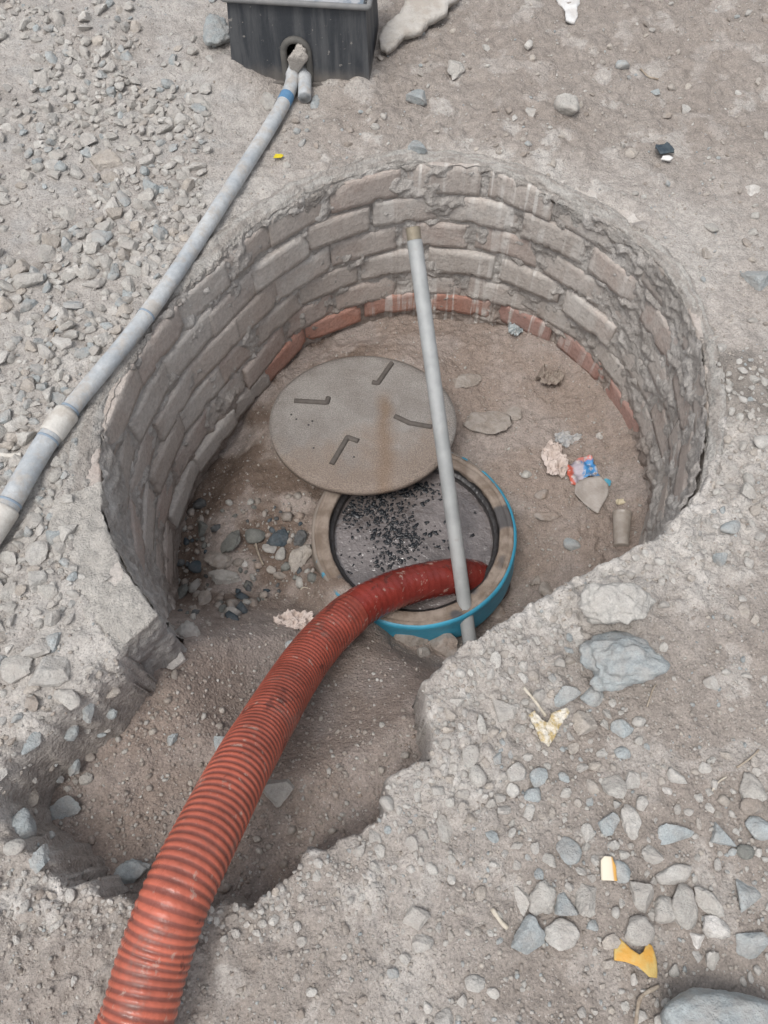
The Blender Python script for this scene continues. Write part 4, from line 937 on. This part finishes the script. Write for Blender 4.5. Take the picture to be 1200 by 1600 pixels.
# torn wrapper: bright print at one end, dull inside at the other
m = M('printed wrapper'); v = m.vor(38, 'Color'); sp = m.n('SeparateColor'); m.t.links.new(v, sp.inputs[0]); g = m.n('SeparateXYZ'); m.t.links.new(m.coord(), g.inputs[0])
nz = m.math('MULTIPLY', m.math('SUBTRACT', m.noise(28, 3), .5), .05)
c = m.mix(m.ramp(m.math('ADD', g.outputs[0], nz), .006, .016), (.40, .36, .40), (.06, .24, .50)); c = m.mix(m.ramp(m.math('ADD', g.outputs[0], nz), -.022, -.034), c, (.52, .12, .08))
c = m.mix(m.ramp(m.math('ADD', g.outputs[1], nz), .036, .046), c, (.58, .20, .17)); c = m.mix(m.ramp(m.noise(60, 3, .6), .55, .62, 0, .8), c, (.52, .48, .47)); c = m.mix(m.ramp(m.noise(26, 4, .7), .58, .72, 0, .6), c, (.29, .25, .22)); m.bump([(m.noise(50, 3), .006)])
wrapm = m.fin(c, .4, spec=.4)
WR = empty('snack_wrapper', hit(912, 755)[0], 'torn red and blue snack wrapper lying on the right pit floor', 'wrapper')
bend = lambda x, y: 5+3*math.sin(x*.22+y*.1)+2*math.sin(y*.35)
o = flat_piece('printed_side', 905, 738, [(-22,-8),(-20,8),(0,20),(18,28),(22,18),(26,2),(30,-10),(10,-14),(-4,-20),(-8,-34),(-16,-26)], 1., .001, bend, wrapm, .006, 0, .006, 30); o.parent = WR; o.location -= WR.location
o = flat_piece('inner_side', 925, 772, [(-26,14),(-10,26),(14,28),(26,14),(24,-4),(2,-38),(-14,-22),(-30,-4)], 1., .0012, lambda x, y: 4+1.6*math.sin(x*.15), simple('dull film', (.33, .295, .265), (.385, .35, .32), 18, .5, .003, .3), .006, 0, .004, 22); o.parent = WR; o.location -= WR.location
tag(sheet('plastic_scrap', 945, 757, 15, 13, .012, simple('turquoise plastic', (.07, .30, .42), (.12, .36, .45), 40, .4), 4.4), 'small turquoise plastic scrap at the edge of the wrapper', 'scrap')
tag(sheet('plastic_scrap', 968, 786, 15, 10, .008, simple('cream plastic', (.55, .49, .36), (.45, .38, .27), 40, .6), 6.4), 'tiny cream scrap just above the plastic cup', 'scrap')
# dirty plastic cup on its side
b = hit(966, 832)[0]; L = .118; cupm = simple('dirty translucent cup', (.30, .262, .225), (.38, .34, .30), 22, .32, .0015, .5)
pr = [(.0002, 0), (.0225, 0), (.0235, .003), (.0300, L-.004), (.0322, L-.002), (.0322, L+.001), (.0298, L+.001), (.0288, L-.006), (.0222, .004), (.0002, .004)]
o = obj('plastic_cup', lathe('plastic_cup', pr, 64, False, .004, 22), cupm, None, b+Vector((-.004, -L/2, .020))); o.rotation_euler = (R(-88), 0, R(-9)); tag(o, 'dusty clear plastic cup lying on its side by the right wall', 'cup')
# plaster slab, white spill
o = flat_piece('plaster_slab', 655, 52, [(-58,-52),(-60,-30),(-48,-6),(-30,14),(-20,44),(4,66),(40,84),(66,80),(60,52),(44,40),(40,18),(14,2),(2,-20),(-24,-26),(-36,-50),(-48,-58)], 1.05, .022, lambda x, y: 7+.12*y, simple('pale plaster', (.46, .435, .40), (.38, .345, .305), 16, .9, .006), .006, 0, .009, 20); tag(o, 'broken pale plaster slab lying right of the black box', 'slab')
o = flat_piece('plaster_patch', 890, 18, [(-20,34),(-16,12),(-8,-4),(-10,-30),(2,-36),(8,-22),(10,0),(16,14),(20,36)], 1.05, .008, lambda x, y: 3, simple('white plaster', (.62, .62, .61), (.52, .50, .48), 20, .8, .004), .006, 0, .006, 20); tag(o, 'white plaster splash on the soil at the top edge', 'plaster')
# twigs, straw and the small white stick
def twig(name, pts, r, mat, label, cat='twig'):
    P = [hit(*p)[0]+Vector((0, 0, r+.002)) for p in pts]; q, _ = resample(spline([p[:] for p in P], 8) if len(P) > 2 else np.array([p[:] for p in P]), .004)
    q[:, 2] = np.linspace(q[0, 2], q[-1, 2], len(q))+.003*np.sin(np.linspace(0, math.pi, len(q))); tag(obj(name, sweep(name, q, r*(1+.12*np.sin(np.arange(len(q))*.9)), 10), mat), label, cat)
tw = simple('dry twig', (.36, .31, .25), (.27, .22, .17), 60, .9); tl = simple('pale straw', (.55, .50, .42), (.45, .40, .32), 60, .8)
twig('twig', [(818, 1076), (836, 1098), (852, 1120)], .0032, tl, 'straight pale twig sticking up beside the flaky white chip')
twig('plastic_stick', [(-14, 714), (20, 715), (36, 713)], .0062, simple('white stick', (.60, .58, .53), (.5, .47, .42), 40, .6), 'short white stick at the left edge under the grey pipe', 'stick')
twig('twig', [(768, 1420), (782, 1440), (792, 1450)], .0040, tl, 'short pale twig left of the folded blue stone')
twig('twig', [(992, 1600), (994, 1570), (1003, 1554), (1028, 1540)], .0034, tw, 'bent brown twig left of the big corner boulder')
twig('twig', [(106, 485), (88, 520), (70, 570)], .0018, tw, 'thin brown twig on the gravel at the far left')
twig('twig', [(1010, 1105), (1018, 1080), (1024, 1070)], .0016, tw, 'tiny upright straw right of the broken boulder')
twig('straw', [(470, 922), (476, 918), (500, 922), (520, 930), (540, 934)], .0020, tl, 'thin curled white straw on the soil beside the frame', 'straw')
twig('twig', [(1150, 1200), (1172, 1184), (1184, 1172)], .0020, tw, 'thin twig on brown soil at the right edge')
twig('twig', [(400, 850), (405, 868), (412, 884)], .0034, tw, 'tan stick standing in the pit rubble')
twig('twig', [(1110, 1238), (1122, 1222), (1134, 1214)], .0016, tl, 'dry grass stalk left of the stacked pair of stones')
twig('twig', [(1000, 110), (1012, 122), (1028, 126)], .0030, tw, 'curved dry root on the soil behind the pit')
print('objects', len(bpy.data.objects))
